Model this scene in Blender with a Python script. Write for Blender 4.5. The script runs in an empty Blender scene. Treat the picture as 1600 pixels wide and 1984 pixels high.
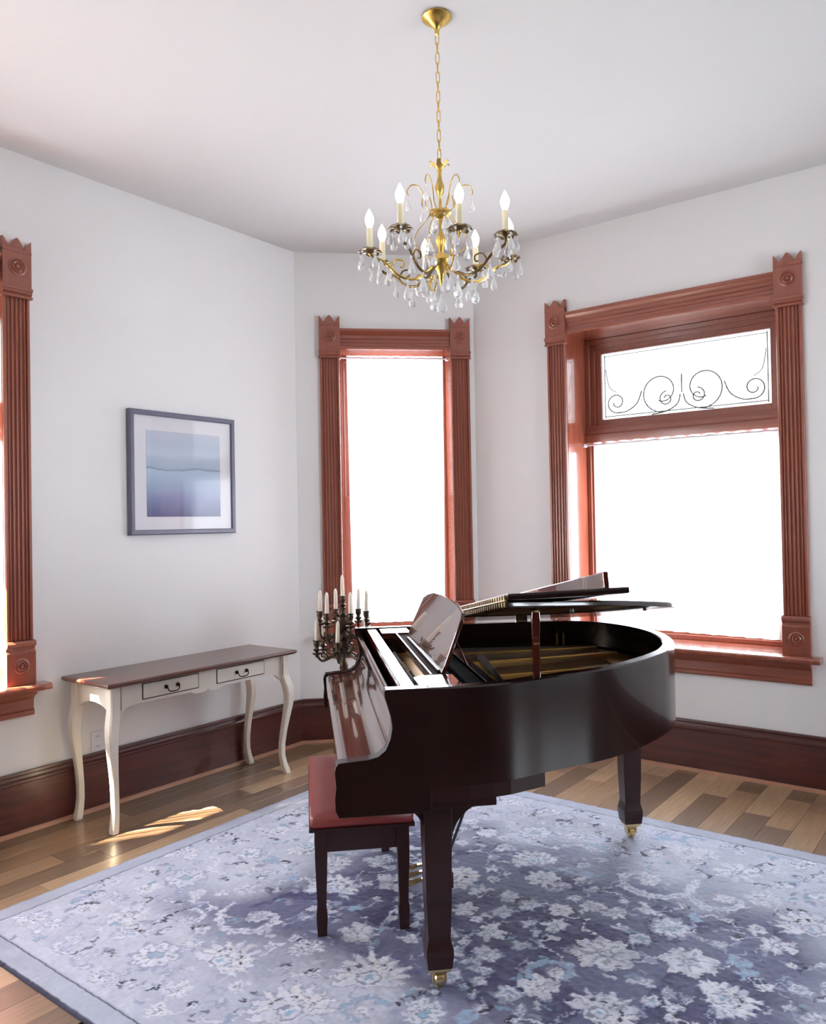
import bpy, bmesh, math, random
import numpy as np
from mathutils import Vector, Matrix
random.seed(7); rng = np.random.default_rng(11)
pi = math.pi
C = bpy.context.scene.collection
sc = bpy.context.scene

# ------------------------------------------------------------------ camera
F_PX, PITCH, ROLL, YAW, CAM_H = 1533.6, 0.855, 1.045, 37.505, 1.5
def axis(x, y, z):
    a = math.radians(YAW)
    X = (math.sin(a+pi/2), math.cos(a+pi/2)); Y = (math.sin(a), math.cos(a))
    return Vector((x*X[0]+y*X[1], x*Y[0]+y*Y[1], z))
_r, _p = math.radians(ROLL), math.radians(PITCH)
RT = axis(math.cos(_r), math.sin(_r)*math.sin(_p), -math.sin(_r)*math.cos(_p))
UP = axis(math.sin(_r), -math.cos(_r)*math.sin(_p), math.cos(_r)*math.cos(_p))
FW = axis(0, math.cos(_p), math.sin(_p))
cd = bpy.data.cameras.new('camera'); cam = bpy.data.objects.new('camera', cd); C.objects.link(cam)
cd.sensor_fit = 'VERTICAL'; cd.sensor_height = 24; cd.lens = F_PX/1984*24
cd.clip_start = .05
cam.matrix_world = Matrix(((RT.x, UP.x, -FW.x, 0), (RT.y, UP.y, -FW.y, 0), (RT.z, UP.z, -FW.z, CAM_H), (0, 0, 0, 1)))
sc.camera = cam

# ------------------------------------------------------------------ world, light, exposure
w = bpy.data.worlds.new('sky'); sc.world = w; w.use_nodes = True
bg = w.node_tree.nodes['Background']
bg.inputs[0].default_value = (.86, .93, 1, 1); bg.inputs[1].default_value = 13.0
sc.view_settings.view_transform = 'Standard'; sc.view_settings.look = 'None'
sc.view_settings.gamma = 1; sc.view_settings.use_curve_mapping = False
sc.view_settings.exposure = 0.74
sc.cycles.use_denoising = True
sc.cycles.max_bounces = 14; sc.cycles.diffuse_bounces = 8; sc.cycles.glossy_bounces = 5
sc.cycles.transmission_bounces = 8; sc.cycles.transparent_max_bounces = 16
sc.cycles.caustics_reflective = False; sc.cycles.caustics_refractive = False
sc.cycles.sample_clamp_indirect = 6
sun = bpy.data.lights.new('sun', 'SUN'); sun.energy = 120; sun.angle = math.radians(.6); sun.color = (1, .86, .62)
so = bpy.data.objects.new('sun', sun); C.objects.link(so)
SUN_DIR = Vector((.487, .873, -1.04)).normalized()
so.rotation_euler = SUN_DIR.to_track_quat('-Z', 'Y').to_euler(); so.location = (-6, -3, 6)

# ------------------------------------------------------------------ materials
def lin(c):
    if isinstance(c, str):
        c = [int(c[i:i+2], 16)/255 for i in (0, 2, 4)]
    return tuple((x/12.92 if x <= .04045 else ((x+.055)/1.055)**2.4) for x in c) + (1,)
def newmat(name):
    m = bpy.data.materials.new(name); m.use_nodes = True
    return m, m.node_tree.nodes, m.node_tree.links, m.node_tree.nodes['Principled BSDF']
def mat(name, col, rough=.5, metal=0, coat=0, bump=0, bscale=60, var=0, vscale=6, spec=.5, stretch=(1, 1, 1), coat_r=.04):
    m, N, L, b = newmat(name)
    b.inputs['Base Color'].default_value = lin(col); b.inputs['Roughness'].default_value = rough
    b.inputs['Metallic'].default_value = metal; b.inputs['Coat Weight'].default_value = coat
    b.inputs['Coat Roughness'].default_value = coat_r; b.inputs['Specular IOR Level'].default_value = spec
    if bump or var:
        tc = N.new('ShaderNodeTexCoord'); mp = N.new('ShaderNodeMapping'); mp.inputs['Scale'].default_value = stretch
        L.new(tc.outputs['Object'], mp.inputs[0])
    if var:
        n = N.new('ShaderNodeTexNoise'); n.inputs['Scale'].default_value = vscale; n.inputs['Detail'].default_value = 6
        L.new(mp.outputs[0], n.inputs['Vector'])
        r = N.new('ShaderNodeValToRGB'); c = lin(col)
        r.color_ramp.elements[0].position = .3; r.color_ramp.elements[1].position = .7
        r.color_ramp.elements[0].color = tuple(x*(1-var) for x in c[:3])+(1,)
        r.color_ramp.elements[1].color = tuple(min(1, x*(1+var)) for x in c[:3])+(1,)
        L.new(n.outputs['Fac'], r.inputs[0]); L.new(r.outputs[0], b.inputs['Base Color'])
    if bump:
        n2 = N.new('ShaderNodeTexNoise'); n2.inputs['Scale'].default_value = bscale; n2.inputs['Detail'].default_value = 4
        L.new(mp.outputs[0], n2.inputs['Vector'])
        bp = N.new('ShaderNodeBump'); bp.inputs['Strength'].default_value = bump; bp.inputs['Distance'].default_value = .003
        L.new(n2.outputs['Fac'], bp.inputs['Height']); L.new(bp.outputs[0], b.inputs['Normal'])
    return m
M = {}
M['paint'] = mat('wall_paint', 'eeeeee', .55, bump=.08, bscale=90)
M['ceiling'] = mat('ceiling_paint', 'd8d9d9', .7, bump=.05, bscale=70)
M['far_wall'] = mat('far_room_paint', '8a827c', .6)
M['trim'] = mat('red_brown_trim', '8c4a37', .32, coat=.6, coat_r=.16, var=.13, vscale=5, stretch=(9, 9, .8), bump=.12, bscale=60)
M['trim_h'] = mat('red_brown_trim_horizontal', '8c4a37', .32, coat=.6, coat_r=.16, var=.13, vscale=5, stretch=(.8, 9, 9), bump=.12, bscale=60)
M['jamb'] = mat('glossy_jamb', '8c4a37', .2, coat=1, coat_r=.08, var=.2, vscale=5, stretch=(9, 9, .8))
M['base'] = mat('dark_baseboard', '4b1f19', .38, coat=.3, coat_r=.2, var=.35, vscale=4, stretch=(.7, 8, 10), bump=.1, bscale=50)
M['shoe'] = mat('worn_shoe_molding', 'a07258', .5, var=.2, vscale=5)
M['piano'] = mat('polished_mahogany', '1c0a0a', .2, coat=.32, coat_r=.02, var=.25, vscale=3, stretch=(1, 1, 6), spec=.5)
M['piano_leg'] = mat('dark_mahogany_leg', '2a1110', .34, coat=.12, coat_r=.2, var=.2, vscale=3, spec=.3)
M['piano_red'] = mat('polished_red_mahogany', '461812', .12, coat=1, coat_r=.015, var=.12, vscale=3, stretch=(1, 5, 1))
M['black'] = mat('black_lacquer', '0c0a0b', .2, coat=.6)
M['gold'] = mat('gold_iron_plate', 'cf9f52', .42, metal=.45, bump=.05)
M['soundboard'] = mat('spruce_soundboard', 'e0aa66', .45, var=.15, vscale=5, stretch=(1, 12, 1))
M['steel'] = mat('steel_strings', '9d948a', .45, metal=.6)
M['brass'] = mat('polished_brass', 'd9c08a', .2, metal=1)
M['felt'] = mat('dark_felt', '201c22', .95)
M['desk_grey'] = mat('desk_tray_lacquer', '4a4142', .85, spec=.15)
M['leather'] = mat('red_leather', '7d2f2b', .38, bump=.25, bscale=260, spec=.5)
M['bench_wood'] = mat('dark_bench_wood', '2a1011', .38, coat=.1, spec=.3)
M['cream'] = mat('distressed_cream_paint', 'e9e3d6', .42, var=.05, vscale=7, bump=.1)
M['worn'] = mat('worn_paint_edge', '4c4038', .7)
M['walnut'] = mat('dark_walnut_top', '53291f', .3, coat=.4, coat_r=.12, var=.3, vscale=4, stretch=(.7, 9, 9))
M['iron'] = mat('dark_iron', '2b2522', .45, metal=.8)
M['bronze'] = mat('aged_bronze', '55463a', .38, metal=.85, var=.3, vscale=30)
M['wax'] = mat('cream_wax', 'efe9dc', .5, spec=.4)
M['wax'].node_tree.nodes['Principled BSDF'].inputs['Subsurface Weight'].default_value = .2
M['chand_brass'] = mat('aged_chandelier_brass', 'd8b766', .3, metal=1, var=.35, vscale=30)
M['chand_backlit'] = mat('backlit_chandelier_brass', '7a6440', .35, metal=.9, var=.4, vscale=40)  # backlit shade put into the brass colour of alternate arms and drip pans
M['sleeve'] = mat('ivory_candle_sleeve', 'efe6c8', .5)
M['frame'] = mat('grey_blue_frame', '66667a', .35)
M['mat_board'] = mat('white_mat_board', 'e9e8ee', .8)
M['plastic'] = mat('white_plastic', 'e9e7ee', .3)
M['hole'] = mat('dark_slot', '3a3a40', .8)
M['darkwood'] = mat('dark_hall_wood', '2c1814', .4, var=.2, vscale=3)
M['hall'] = mat('added_hall_dark', '2a211e', .8)  # near-black colour stands in for darkness in the added hall

# crystal
m, N, L, b = newmat('crystal'); M['crystal'] = m
b.inputs['Base Color'].default_value = (.97, .97, 1, 1); b.inputs['Roughness'].default_value = .16
b.inputs['Transmission Weight'].default_value = .12; b.inputs['IOR'].default_value = 1.5
b.inputs['Subsurface Weight'].default_value = .6; b.inputs['Subsurface Radius'].default_value = (.02, .02, .02)
# lit bulb
m, N, L, b = newmat('lit_bulb'); M['bulb'] = m
b.inputs['Emission Color'].default_value = (1, .93, .78, 1); b.inputs['Emission Strength'].default_value = 9
b.inputs['Base Color'].default_value = (1, 1, 1, 1)
# window glass: clear pane that lets shadow rays pass
m, N, L, b = newmat('window_glass'); M['glass'] = m
N.remove(b); t = N.new('ShaderNodeBsdfTransparent'); g = N.new('ShaderNodeBsdfGlossy'); g.inputs['Roughness'].default_value = .02
mx = N.new('ShaderNodeMixShader'); mx.inputs[0].default_value = .06
L.new(t.outputs[0], mx.inputs[1]); L.new(g.outputs[0], mx.inputs[2]); L.new(mx.outputs[0], N['Material Output'].inputs[0])
# sheer curtain
def sheer(name, clear):
    m, N, L, b = newmat(name)
    N.remove(b); t = N.new('ShaderNodeBsdfTransparent'); t.inputs[0].default_value = (1, 1, 1, 1)
    tr = N.new('ShaderNodeBsdfTranslucent'); tr.inputs[0].default_value = (.93, .93, .95, 1)
    df = N.new('ShaderNodeBsdfDiffuse'); df.inputs[0].default_value = (.95, .95, .96, 1)
    a = N.new('ShaderNodeMixShader'); a.inputs[0].default_value = .35; L.new(tr.outputs[0], a.inputs[1]); L.new(df.outputs[0], a.inputs[2])
    mx = N.new('ShaderNodeMixShader'); mx.inputs[0].default_value = 1-clear
    L.new(t.outputs[0], mx.inputs[1]); L.new(a.outputs[0], mx.inputs[2]); L.new(mx.outputs[0], N['Material Output'].inputs[0])
    return m
M['sheer'] = sheer('sheer_curtain', .22)
# frosted / leaded glass of the transom
m, N, L, b = newmat('textured_glass'); M['leaded'] = m
N.remove(b); t = N.new('ShaderNodeBsdfTransparent'); t.inputs[0].default_value = (.27, .27, .27, 1)
tr = N.new('ShaderNodeBsdfTranslucent'); tr.inputs[0].default_value = (.46, .46, .455, 1)
mx = N.new('ShaderNodeMixShader'); vo = N.new('ShaderNodeTexVoronoi'); vo.inputs['Scale'].default_value = 45
tc = N.new('ShaderNodeTexCoord'); L.new(tc.outputs['Object'], vo.inputs['Vector'])
mr = N.new('ShaderNodeMapRange'); mr.inputs['To Min'].default_value = .25; mr.inputs['To Max'].default_value = .85
L.new(vo.outputs['Distance'], mr.inputs[0]); L.new(mr.outputs[0], mx.inputs[0])
L.new(t.outputs[0], mx.inputs[1]); L.new(tr.outputs[0], mx.inputs[2]); L.new(mx.outputs[0], N['Material Output'].inputs[0])
M['came'] = mat('lead_came', '6f7472', .6)

# planks: colour differs from board to board by a per-object random value
m, N, L, b = newmat('oak_planks'); M['plank'] = m
oi = N.new('ShaderNodeObjectInfo'); r = N.new('ShaderNodeValToRGB')
cols = ['705845', '97795d', '82654e', 'b29373', '8a6d55', 'a38568', '745b48', 'aa8c6d']
r.color_ramp.interpolation = 'CONSTANT'
for i, c in enumerate(cols):
    e = r.color_ramp.elements[i] if i < 2 else r.color_ramp.elements.new(i/len(cols))
    e.position = i/len(cols); e.color = lin(c)
L.new(oi.outputs['Random'], r.inputs[0])
tc = N.new('ShaderNodeTexCoord'); mp = N.new('ShaderNodeMapping'); mp.inputs['Scale'].default_value = (22, 1.6, 1)
L.new(tc.outputs['Object'], mp.inputs[0]); n = N.new('ShaderNodeTexNoise'); n.inputs['Scale'].default_value = 3; n.inputs['Detail'].default_value = 7
ad = N.new('ShaderNodeVectorMath'); ad.operation = 'ADD'; L.new(mp.outputs[0], ad.inputs[0])
cmb = N.new('ShaderNodeCombineXYZ'); mu = N.new('ShaderNodeMath'); mu.operation = 'MULTIPLY'; mu.inputs[1].default_value = 90
L.new(oi.outputs['Random'], mu.inputs[0]); L.new(mu.outputs[0], cmb.inputs[0]); L.new(cmb.outputs[0], ad.inputs[1]); L.new(ad.outputs[0], n.inputs['Vector'])
ov = N.new('ShaderNodeMix'); ov.data_type = 'RGBA'; ov.blend_type = 'OVERLAY'; ov.inputs[0].default_value = .45
L.new(r.outputs[0], ov.inputs[6]); L.new(n.outputs['Fac'], ov.inputs[7]); L.new(ov.outputs[2], b.inputs['Base Color'])
b.inputs['Roughness'].default_value = .33; b.inputs['Coat Weight'].default_value = .55; b.inputs['Coat Roughness'].default_value = .24
M['underfloor'] = mat('floor_boards_beyond', '5f4637', .35, var=.3, vscale=4, stretch=(8, .6, 1))

# ------------------------------------------------------------------ mesh helpers
class MB:
    def __init__(s): s.v = []; s.f = []
    def add(s, vs, fs, T=None):
        o = len(s.v); s.v += [tuple((T @ Vector(p)) if T else p) for p in vs]
        s.f += [tuple(i+o for i in f) for f in fs]; return s
    def box(s, x0, x1, y0, y1, z0, z1, T=None):
        return s.add([(x0, y0, z0), (x1, y0, z0), (x1, y1, z0), (x0, y1, z0), (x0, y0, z1), (x1, y0, z1), (x1, y1, z1), (x0, y1, z1)],
                     [(0, 3, 2, 1), (4, 5, 6, 7), (0, 1, 5, 4), (1, 2, 6, 5), (2, 3, 7, 6), (3, 0, 4, 7)], T)
    def lathe(s, prof, seg=20, T=None):
        vs = []; fs = []; n = len(prof)
        for i in range(seg):
            a = 2*pi*i/seg
            vs += [(r*math.cos(a), r*math.sin(a), z) for r, z in prof]
        for i in range(seg):
            j = (i+1) % seg
            for k in range(n-1): fs.append((i*n+k, j*n+k, j*n+k+1, i*n+k+1))
        if prof[0][0] > 1e-4: fs.append(tuple(i*n for i in range(seg-1, -1, -1)))
        if prof[-1][0] > 1e-4: fs.append(tuple(i*n+n-1 for i in range(seg)))
        return s.add(vs, fs, T)
    def tube(s, pts, rad, seg=8, closed=False, T=None):
        pts = [Vector(p) for p in pts]; n = len(pts); vs = []; fs = []
        rads = rad if hasattr(rad, '__len__') else [rad]*n
        ref = None
        for i, p in enumerate(pts):
            a = pts[(i-1) % n] if (closed or i > 0) else p; b = pts[(i+1) % n] if (closed or i < n-1) else p
            t = (b-a).normalized()
            if ref is None:
                ref = Vector((0, 0, 1)) if abs(t.z) < .9 else Vector((1, 0, 0))
            x = (ref - t*ref.dot(t))
            if x.length < 1e-5: x = t.orthogonal()
            x.normalize(); y = t.cross(x); ref = x
            for k in range(seg):
                q = 2*pi*k/seg; vs.append(tuple(p + (x*math.cos(q)+y*math.sin(q))*rads[i]))
        m = n if closed else n-1
        for i in range(m):
            j = (i+1) % n
            for k in range(seg):
                l = (k+1) % seg; fs.append((i*seg+k, i*seg+l, j*seg+l, j*seg+k))
        if not closed: fs.append(tuple(range(seg-1, -1, -1))); fs.append(tuple((n-1)*seg+k for k in range(seg)))
        return s.add(vs, fs, T)
    def prism(s, poly, a, b, axis='z', T=None):
        """extrude a 2D polygon along an axis from a to b"""
        def P(p, h):
            return {'z': (p[0], p[1], h), 'y': (p[0], h, p[1]), 'x': (h, p[0], p[1])}[axis]
        n = len(poly); vs = [P(p, a) for p in poly]+[P(p, b) for p in poly]
        fs = [tuple(range(n-1, -1, -1)), tuple(range(n, 2*n))]+[(i, (i+1) % n, n+(i+1) % n, n+i) for i in range(n)]
        return s.add(vs, fs, T)
    def loft(s, rings, T=None, cap=True):
        n = len(rings[0]); vs = [p for r in rings for p in r]; fs = []
        for i in range(len(rings)-1):
            for k in range(n):
                l = (k+1) % n; fs.append((i*n+k, i*n+l, (i+1)*n+l, (i+1)*n+k))
        if cap: fs.append(tuple(range(n-1, -1, -1))); fs.append(tuple((len(rings)-1)*n+k for k in range(n)))
        return s.add(vs, fs, T)
    def obj(s, name, m, parent=None, smooth=True, bevel=0, loc=None, ang=35, recalc=True):
        me = bpy.data.meshes.new(name); me.from_pydata(s.v, [], s.f); me.update()
        if recalc:
            bm = bmesh.new(); bm.from_mesh(me); bmesh.ops.recalc_face_normals(bm, faces=bm.faces); bm.to_mesh(me); bm.free()
        me.materials.append(M[m] if isinstance(m, str) else m)
        if smooth:
            me.shade_smooth(); me.set_sharp_from_angle(angle=math.radians(ang))
        o = bpy.data.objects.new(name, me); C.objects.link(o)
        if parent: o.parent = parent
        if loc: o.location = loc
        if bevel:
            bv = o.modifiers.new('bevel', 'BEVEL'); bv.width = bevel; bv.segments = 2; bv.limit_method = 'ANGLE'; bv.angle_limit = math.radians(40)
            bv.harden_normals = bool(smooth)
        return o
def tag(o, label=None, cat=None, group=None, kind=None):
    if label: o['label'] = label
    if cat: o['category'] = cat
    if group: o['group'] = group
    if kind: o['kind'] = kind
    return o
def empty(name, loc=(0, 0, 0), rz=0, label=None, cat=None, group=None, kind=None):
    o = bpy.data.objects.new(name, None); C.objects.link(o); o.location = loc; o.rotation_euler = (0, 0, rz)
    o.empty_display_size = .1
    return tag(o, label, cat, group, kind)
def box(name, m, parent, *d, bevel=0, T=None): return MB().box(*d, T=T).obj(name, m, parent, bevel=bevel, smooth=False)
def copy(o, parent, loc=None, rot=None):
    c = o.copy(); C.objects.link(c); c.parent = parent
    if loc is not None: c.location = loc
    if rot is not None: c.rotation_euler = rot
    return c
def bez(P, n=12):
    """Catmull-Rom through points"""
    P = [Vector(p) for p in P]; Q = [P[0]]+P+[P[-1]]; out = []
    for i in range(1, len(Q)-2):
        for k in range(n):
            t = k/n; a, b, c, d = Q[i-1:i+3]
            out.append(.5*((2*b)+(c-a)*t+(2*a-5*b+4*c-d)*t*t+(3*b-a-3*c+d)*t**3))
    return out+[P[-1]]

# ------------------------------------------------------------------ room shell
H = 3.412; XL = -3.983; YP = 3.874; S = math.sqrt(.5); LM = 1.27
P1 = (XL, YP); P2 = (XL+LM*S, YP+LM*S); YR = P2[1]
XE, YB = 3.3, -3.2; TH = .36
Z0, Z1 = .735, 2.735                     # window opening
def wall(name, origin, rz, s0, s1, holes, m='paint', z1=H):
    """wall slab in local frame: x along, +y outwards"""
    b = MB(); x = s0
    for a, c, za, zb in holes:
        b.box(x, a, 0, TH, -.05, z1+.1); b.box(a, c, 0, TH, -.05, za); b.box(a, c, 0, TH, zb, z1+.1); x = c
    b.box(x, s1, 0, TH, -.05, z1+.1)
    o = b.obj(name, m, smooth=False); o.location = (*origin, 0); o.rotation_euler = (0, 0, rz); o['kind'] = 'structure'
    return o
CW = .137
W1 = (.433, 2.001)      # left wall window, along +Y (world Y)
W2 = (.169, 1.231)      # middle wall window
W3 = (.593, 2.158)      # right wall window (from P2)
hole = lambda W: (W[0]+CW, W[1]-CW, Z0-.03, Z1)
wall_left = wall('wall_left', (XL, 0), pi/2, YB-.3, YP+.25, [(-2.7, -1.1, .3, 2.3), hole(W1)])  # rear opening is added out of view to light the room
wall_middle = wall('wall_middle', P1, pi/4, 0, LM+.15, [hole(W2)])
wall_right = wall('wall_right', P2, 0, 0, XE-P2[0]+.3, [hole(W3)])
wall_entry = wall('wall_entry', (XE, YR), -pi/2, -.3, YR-YB+.3, [(.85, 1.85, .6, 2.85), (3.6, 5.6, 0, 2.6)], 'far_wall')  # side window added unseen to light the left wall; doorway added for dark reflections
wall_back = wall('wall_back', (XE, YB), pi, -.3, XE-XL+.3, [], 'far_wall')
box('added_dark_hall', 'hall', None, XE+2.2, XE+2.3, YB-.5, YR-2.9, 0, H)['kind'] = 'structure'  # unseen hall added as a dark backdrop for the piano side to reflect
tag(MB().box(XE+TH, XE+2.3, YR-2.98, YR-2.9, 0, H).box(XE+TH, XE+2.3, YB-.6, YR-2.9, H, H+.1).box(XE+TH, XE+2.3, YB-.6, YB-.5, 0, H).obj('added_hall_walls', 'hall', smooth=False), kind='structure')  # side walls and ceiling closing off the added dark hall
ceiling = box('ceiling', 'ceiling', None, XL-.4, XE+.4, YB-.7, YR+.4, H, H+.1); ceiling['kind'] = 'structure'
floor = box('floor', 'underfloor', None, XL-.4, XE+2.4, YB-.7, YR+.4, -.12, -.006); floor['kind'] = 'structure'
# planks along Y, built where the photograph shows bare floor
RUG = (-3.225, .15, 1.30, 3.862)
PW = .128; k = 0; x = XL+.012; pm = {}
def plank(x0, y0, L):
    key = round(L, 2)
    if key not in pm:
        o = MB().box(0, PW-.0014, 0, key-.0016, -.006, 0).obj('plank', 'plank', floor, smooth=False, bevel=.0008); pm[key] = o
    else:
        o = copy(pm[key], floor)
    o.location = (x0, y0, 0); return o
while x < -.35:
    hid = RUG[0]+.03 < x and x+PW < RUG[1]-.03
    y = (.85 if x > -1.7 else -.35)+rng.uniform(-.5, 0)
    while y < YR:
        Lk = round(float(rng.choice([.45, .6, .75, .9, 1.1])), 2)
        Lk = min(Lk, round(YR-.01-y, 2))
        if Lk < .06: break
        if not (hid and y > RUG[2]+.05 and y+Lk < RUG[3]-.05) and not (x > -2.35 and y+Lk < 3.8) and not (x > -2.2 and y+Lk < 1.2):
            plank(x, y, Lk)
        y += Lk
    x += PW

# baseboards
BH = .302
def baseboard(name, origin, rz, s0, s1):
    prof = [(0, 0), (-.024, 0), (-.024, .245), (-.030, .250), (-.030, .262), (-.022, .270), (-.019, .284), (-.024, .290), (-.022, BH), (0, BH)]
    o = MB().prism(prof, s0, s1, 'x').obj(name, 'base', ang=30); o.location = (*origin, 0); o.rotation_euler = (0, 0, rz); o['kind'] = 'structure'
    sh = [(-.0245, .0), (-.0245, .020), (-.031, .019), (-.038, .012), (-.041, .0)]
    MB().prism(sh, s0, s1, 'x').obj('shoe_molding', 'shoe', o)
    return o
baseboard('baseboard_left', (XL, 0), pi/2, YB, YP-.010)
baseboard('baseboard_middle', P1, pi/4, .010, LM-.010)
baseboard('baseboard_right', P2, 0, .010, XE-P2[0])

# ------------------------------------------------------------------ windows
def fluted(wd, proud=.026):
    """cross-section of the fluted casing: x across, y negative = into room"""
    p = [(0, 0), (0, -proud*.75), (.005, -proud), (.016, -proud), (.019, -proud*.62)]
    n = 4; a, b = .026, wd-.026; st = (b-a)/n
    for i in range(n):
        x0 = a+i*st
        p += [(x0, -proud*.85), (x0+st*.18, -proud*.85), (x0+st*.32, -proud*.62), (x0+st*.5, -proud*.55), (x0+st*.68, -proud*.62), (x0+st*.82, -proud*.85)]
    p += [(b, -proud*.85), (wd-.019, -proud*.62), (wd-.016, -proud), (wd-.005, -proud), (wd, -proud*.75), (wd, 0)]
    return p
def rosette(R, parent, x, z, y):
    pr = [(0, .010), (R*.16, .009), (R*.24, .003), (R*.32, .001), (R*.42, .006), (R*.5, .008), (R*.6, .003), (R*.68, .001), (R*.8, .005), (R*.9, .004), (R, 0)]
    T = Matrix.Translation((x, y, z)) @ Matrix.Rotation(pi/2, 4, 'X')
    return MB().lathe(pr[::-1], 28, T=T).obj('rosette', 'trim', parent)
def corner_block(parent, x0, wd):
    d = .036; e = .004; b = MB()
    b.box(x0-e, x0+wd+e, -d, 0, 2.722, 2.905)
    b.box(x0-e-.004, x0+wd+e+.004, -d-.006, 0, 2.705, 2.722)
    b.prism([(0, 2.680), (-d+.006, 2.680), (-d-.004, 2.694), (-d-.004, 2.705), (0, 2.705)], x0-e-.001, x0+wd+e+.001, 'x')
    b.box(x0-e-.004, x0+wd+e+.004, -d-.004, 0, 2.668, 2.680)
    # crown of three points
    a, c = x0-e, x0+wd+e; w_ = c-a; zb = 2.905
    cr = [(a, zb), (c, zb), (c, zb+.058), (c-.012, zb+.046), (c-w_*.235, zb+.010), (a+w_*.66, zb+.036), (a+w_*.56, zb+.056), (a+w_*.5, zb+.062),
          (a+w_*.44, zb+.056), (a+w_*.34, zb+.036), (a+w_*.235, zb+.010), (a+.012, zb+.046), (a, zb+.058)]
    b.prism(cr, -d, 0, 'y')
    b.prism([(0, zb-.012), (-d-.003, zb-.012), (-d-.003, zb), (-d, zb+.006), (0, zb+.006)], a, c, 'x')
    o = b.obj('corner_block', 'trim', parent, smooth=False, bevel=.0015)
    rosette(.047, o, x0+wd/2, 2.822, -d); return o
def plinth_block(parent, x0, wd):
    d = .038; e = .004; b = MB()
    b.box(x0-e, x0+wd+e, -d, 0, .7355, .895)
    b.prism([(0, .895), (-d, .895), (-d+.010, .908), (-d+.008, .918), (-d-.004, .926), (-d-.008, .940), (-d, .952), (0, .955)], x0-e, x0+wd+e, 'x')
    o = b.obj('plinth_block', 'trim', parent, smooth=False, bevel=.0015)
    rosette(.040, o, x0+wd/2, .828, -d); return o
def stop(x0, x1, z0, z1, y, wd, dp, stepped=True):
    """rectangular frame of 4 mitred-looking bars around an opening x0..x1,z0..z1 (outer), width wd"""
    b = MB()
    b.box(x0, x0+wd, y, y+dp, z0, z1).box(x1-wd, x1, y, y+dp, z0, z1).box(x0+wd, x1-wd, y, y+dp, z1-wd, z1).box(x0+wd, x1-wd, y, y+dp, z0, z0+wd)
    return b
def window(name, origin, rz, W):
    t = empty(name, (*origin, 0), rz, kind='structure'); a, b = W; oa, ob = a+CW, b-CW
    for x0 in (a, b-CW):
        MB().prism(fluted(CW), .955, 2.668, 'z', T=Matrix.Translation((x0, 0, 0))).obj('side_casing', 'trim', t, ang=28)
        corner_block(t, x0, CW); plinth_block(t, x0, CW)
    hp = [(0, 2.735), (-.020, 2.735), (-.026, 2.741), (-.026, 2.752), (-.018, 2.757), (-.018, 2.775), (-.012, 2.782), (-.012, 2.800), (-.018, 2.808),
          (-.018, 2.828), (-.023, 2.834), (-.026, 2.848), (-.032, 2.858), (-.032, 2.875), (0, 2.875)]
    MB().prism(hp, a+CW+.004, b-CW-.004, 'x').obj('header_casing', 'trim_h', t, ang=28)
    # reveal: two jambs and a head, deep set
    for x0, x1 in ((oa-.012, oa+.002), (ob-.002, ob+.012)):
        box('jamb', 'jamb', t, x0, x1, -.010, .34, Z0, Z1, bevel=.001)
    box('jamb_head', 'jamb', t, oa+.002, ob-.002, -.010, .34, Z1-.002, Z1+.012)
    # stool (inner sill) and apron
    sp = [(.34, .700), (-.082, .700), (-.092, .704), (-.097, .712), (-.097, .724), (-.092, .732), (-.084, .735), (.34, .735)]
    st = MB().prism(sp[:0]+[(0, .700), (-.082, .700), (-.092, .704), (-.097, .712), (-.097, .724), (-.092, .732), (-.084, .735), (0, .735)], a-.058, b+.058, 'x')
    st.box(oa, ob, 0, .34, .700, .735); st.obj('stool', 'jamb', t, ang=28)
    ap = [(0, .575), (-.016, .575), (-.022, .583), (-.022, .600), (-.014, .606), (-.014, .655), (-.020, .662), (-.030, .672), (-.048, .684), (-.060, .700), (0, .700)]
    MB().prism(ap, a-.002, b+.002, 'x').obj('apron', 'trim_h', t, ang=28)
    return t, oa, ob
def sash(parent, x0, x1, z0, z1, y, wd=.045, name='sash', bot=None):
    b = MB(); bot = bot or wd
    b.box(x0, x0+wd, y, y+.035, z0, z1).box(x1-wd, x1, y, y+.035, z0, z1).box(x0+wd, x1-wd, y, y+.035, z1-wd, z1).box(x0+wd, x1-wd, y, y+.035, z0, z0+bot)
    o = b.obj(name, 'trim', parent, smooth=False, bevel=.002)
    return o
def pane(parent, x0, x1, z0, z1, y, m='glass'):
    return box('pane', m, parent, x0, x1, y, y+.004, z0, z1)

# window on the left wall and in the middle wall: tall narrow double hung sashes
for nm, org, rz, W in (('window_2', P1, pi/4, W2),):
    t, oa, ob = window(nm, org, rz, W)
    b = stop(oa+.002, ob-.002, Z0, Z1-.002, .20, .020, .020); b.obj('stop_bead', 'trim', t, smooth=False, bevel=.002)
    stop(oa+.002, ob-.002, Z0, Z1-.002, .22, .040, .12).obj('window_frame', 'trim', t, smooth=False, bevel=.002)
    f1 = sash(t, oa+.042, ob-.042, 1.665, Z1-.042, .275); pane(f1, oa+.087, ob-.087, 1.71, Z1-.087, .29)
    f2 = sash(t, oa+.042, ob-.042, Z0+.04, 1.710, .235); pane(f2, oa+.087, ob-.087, Z0+.085, 1.665, .25)
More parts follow.
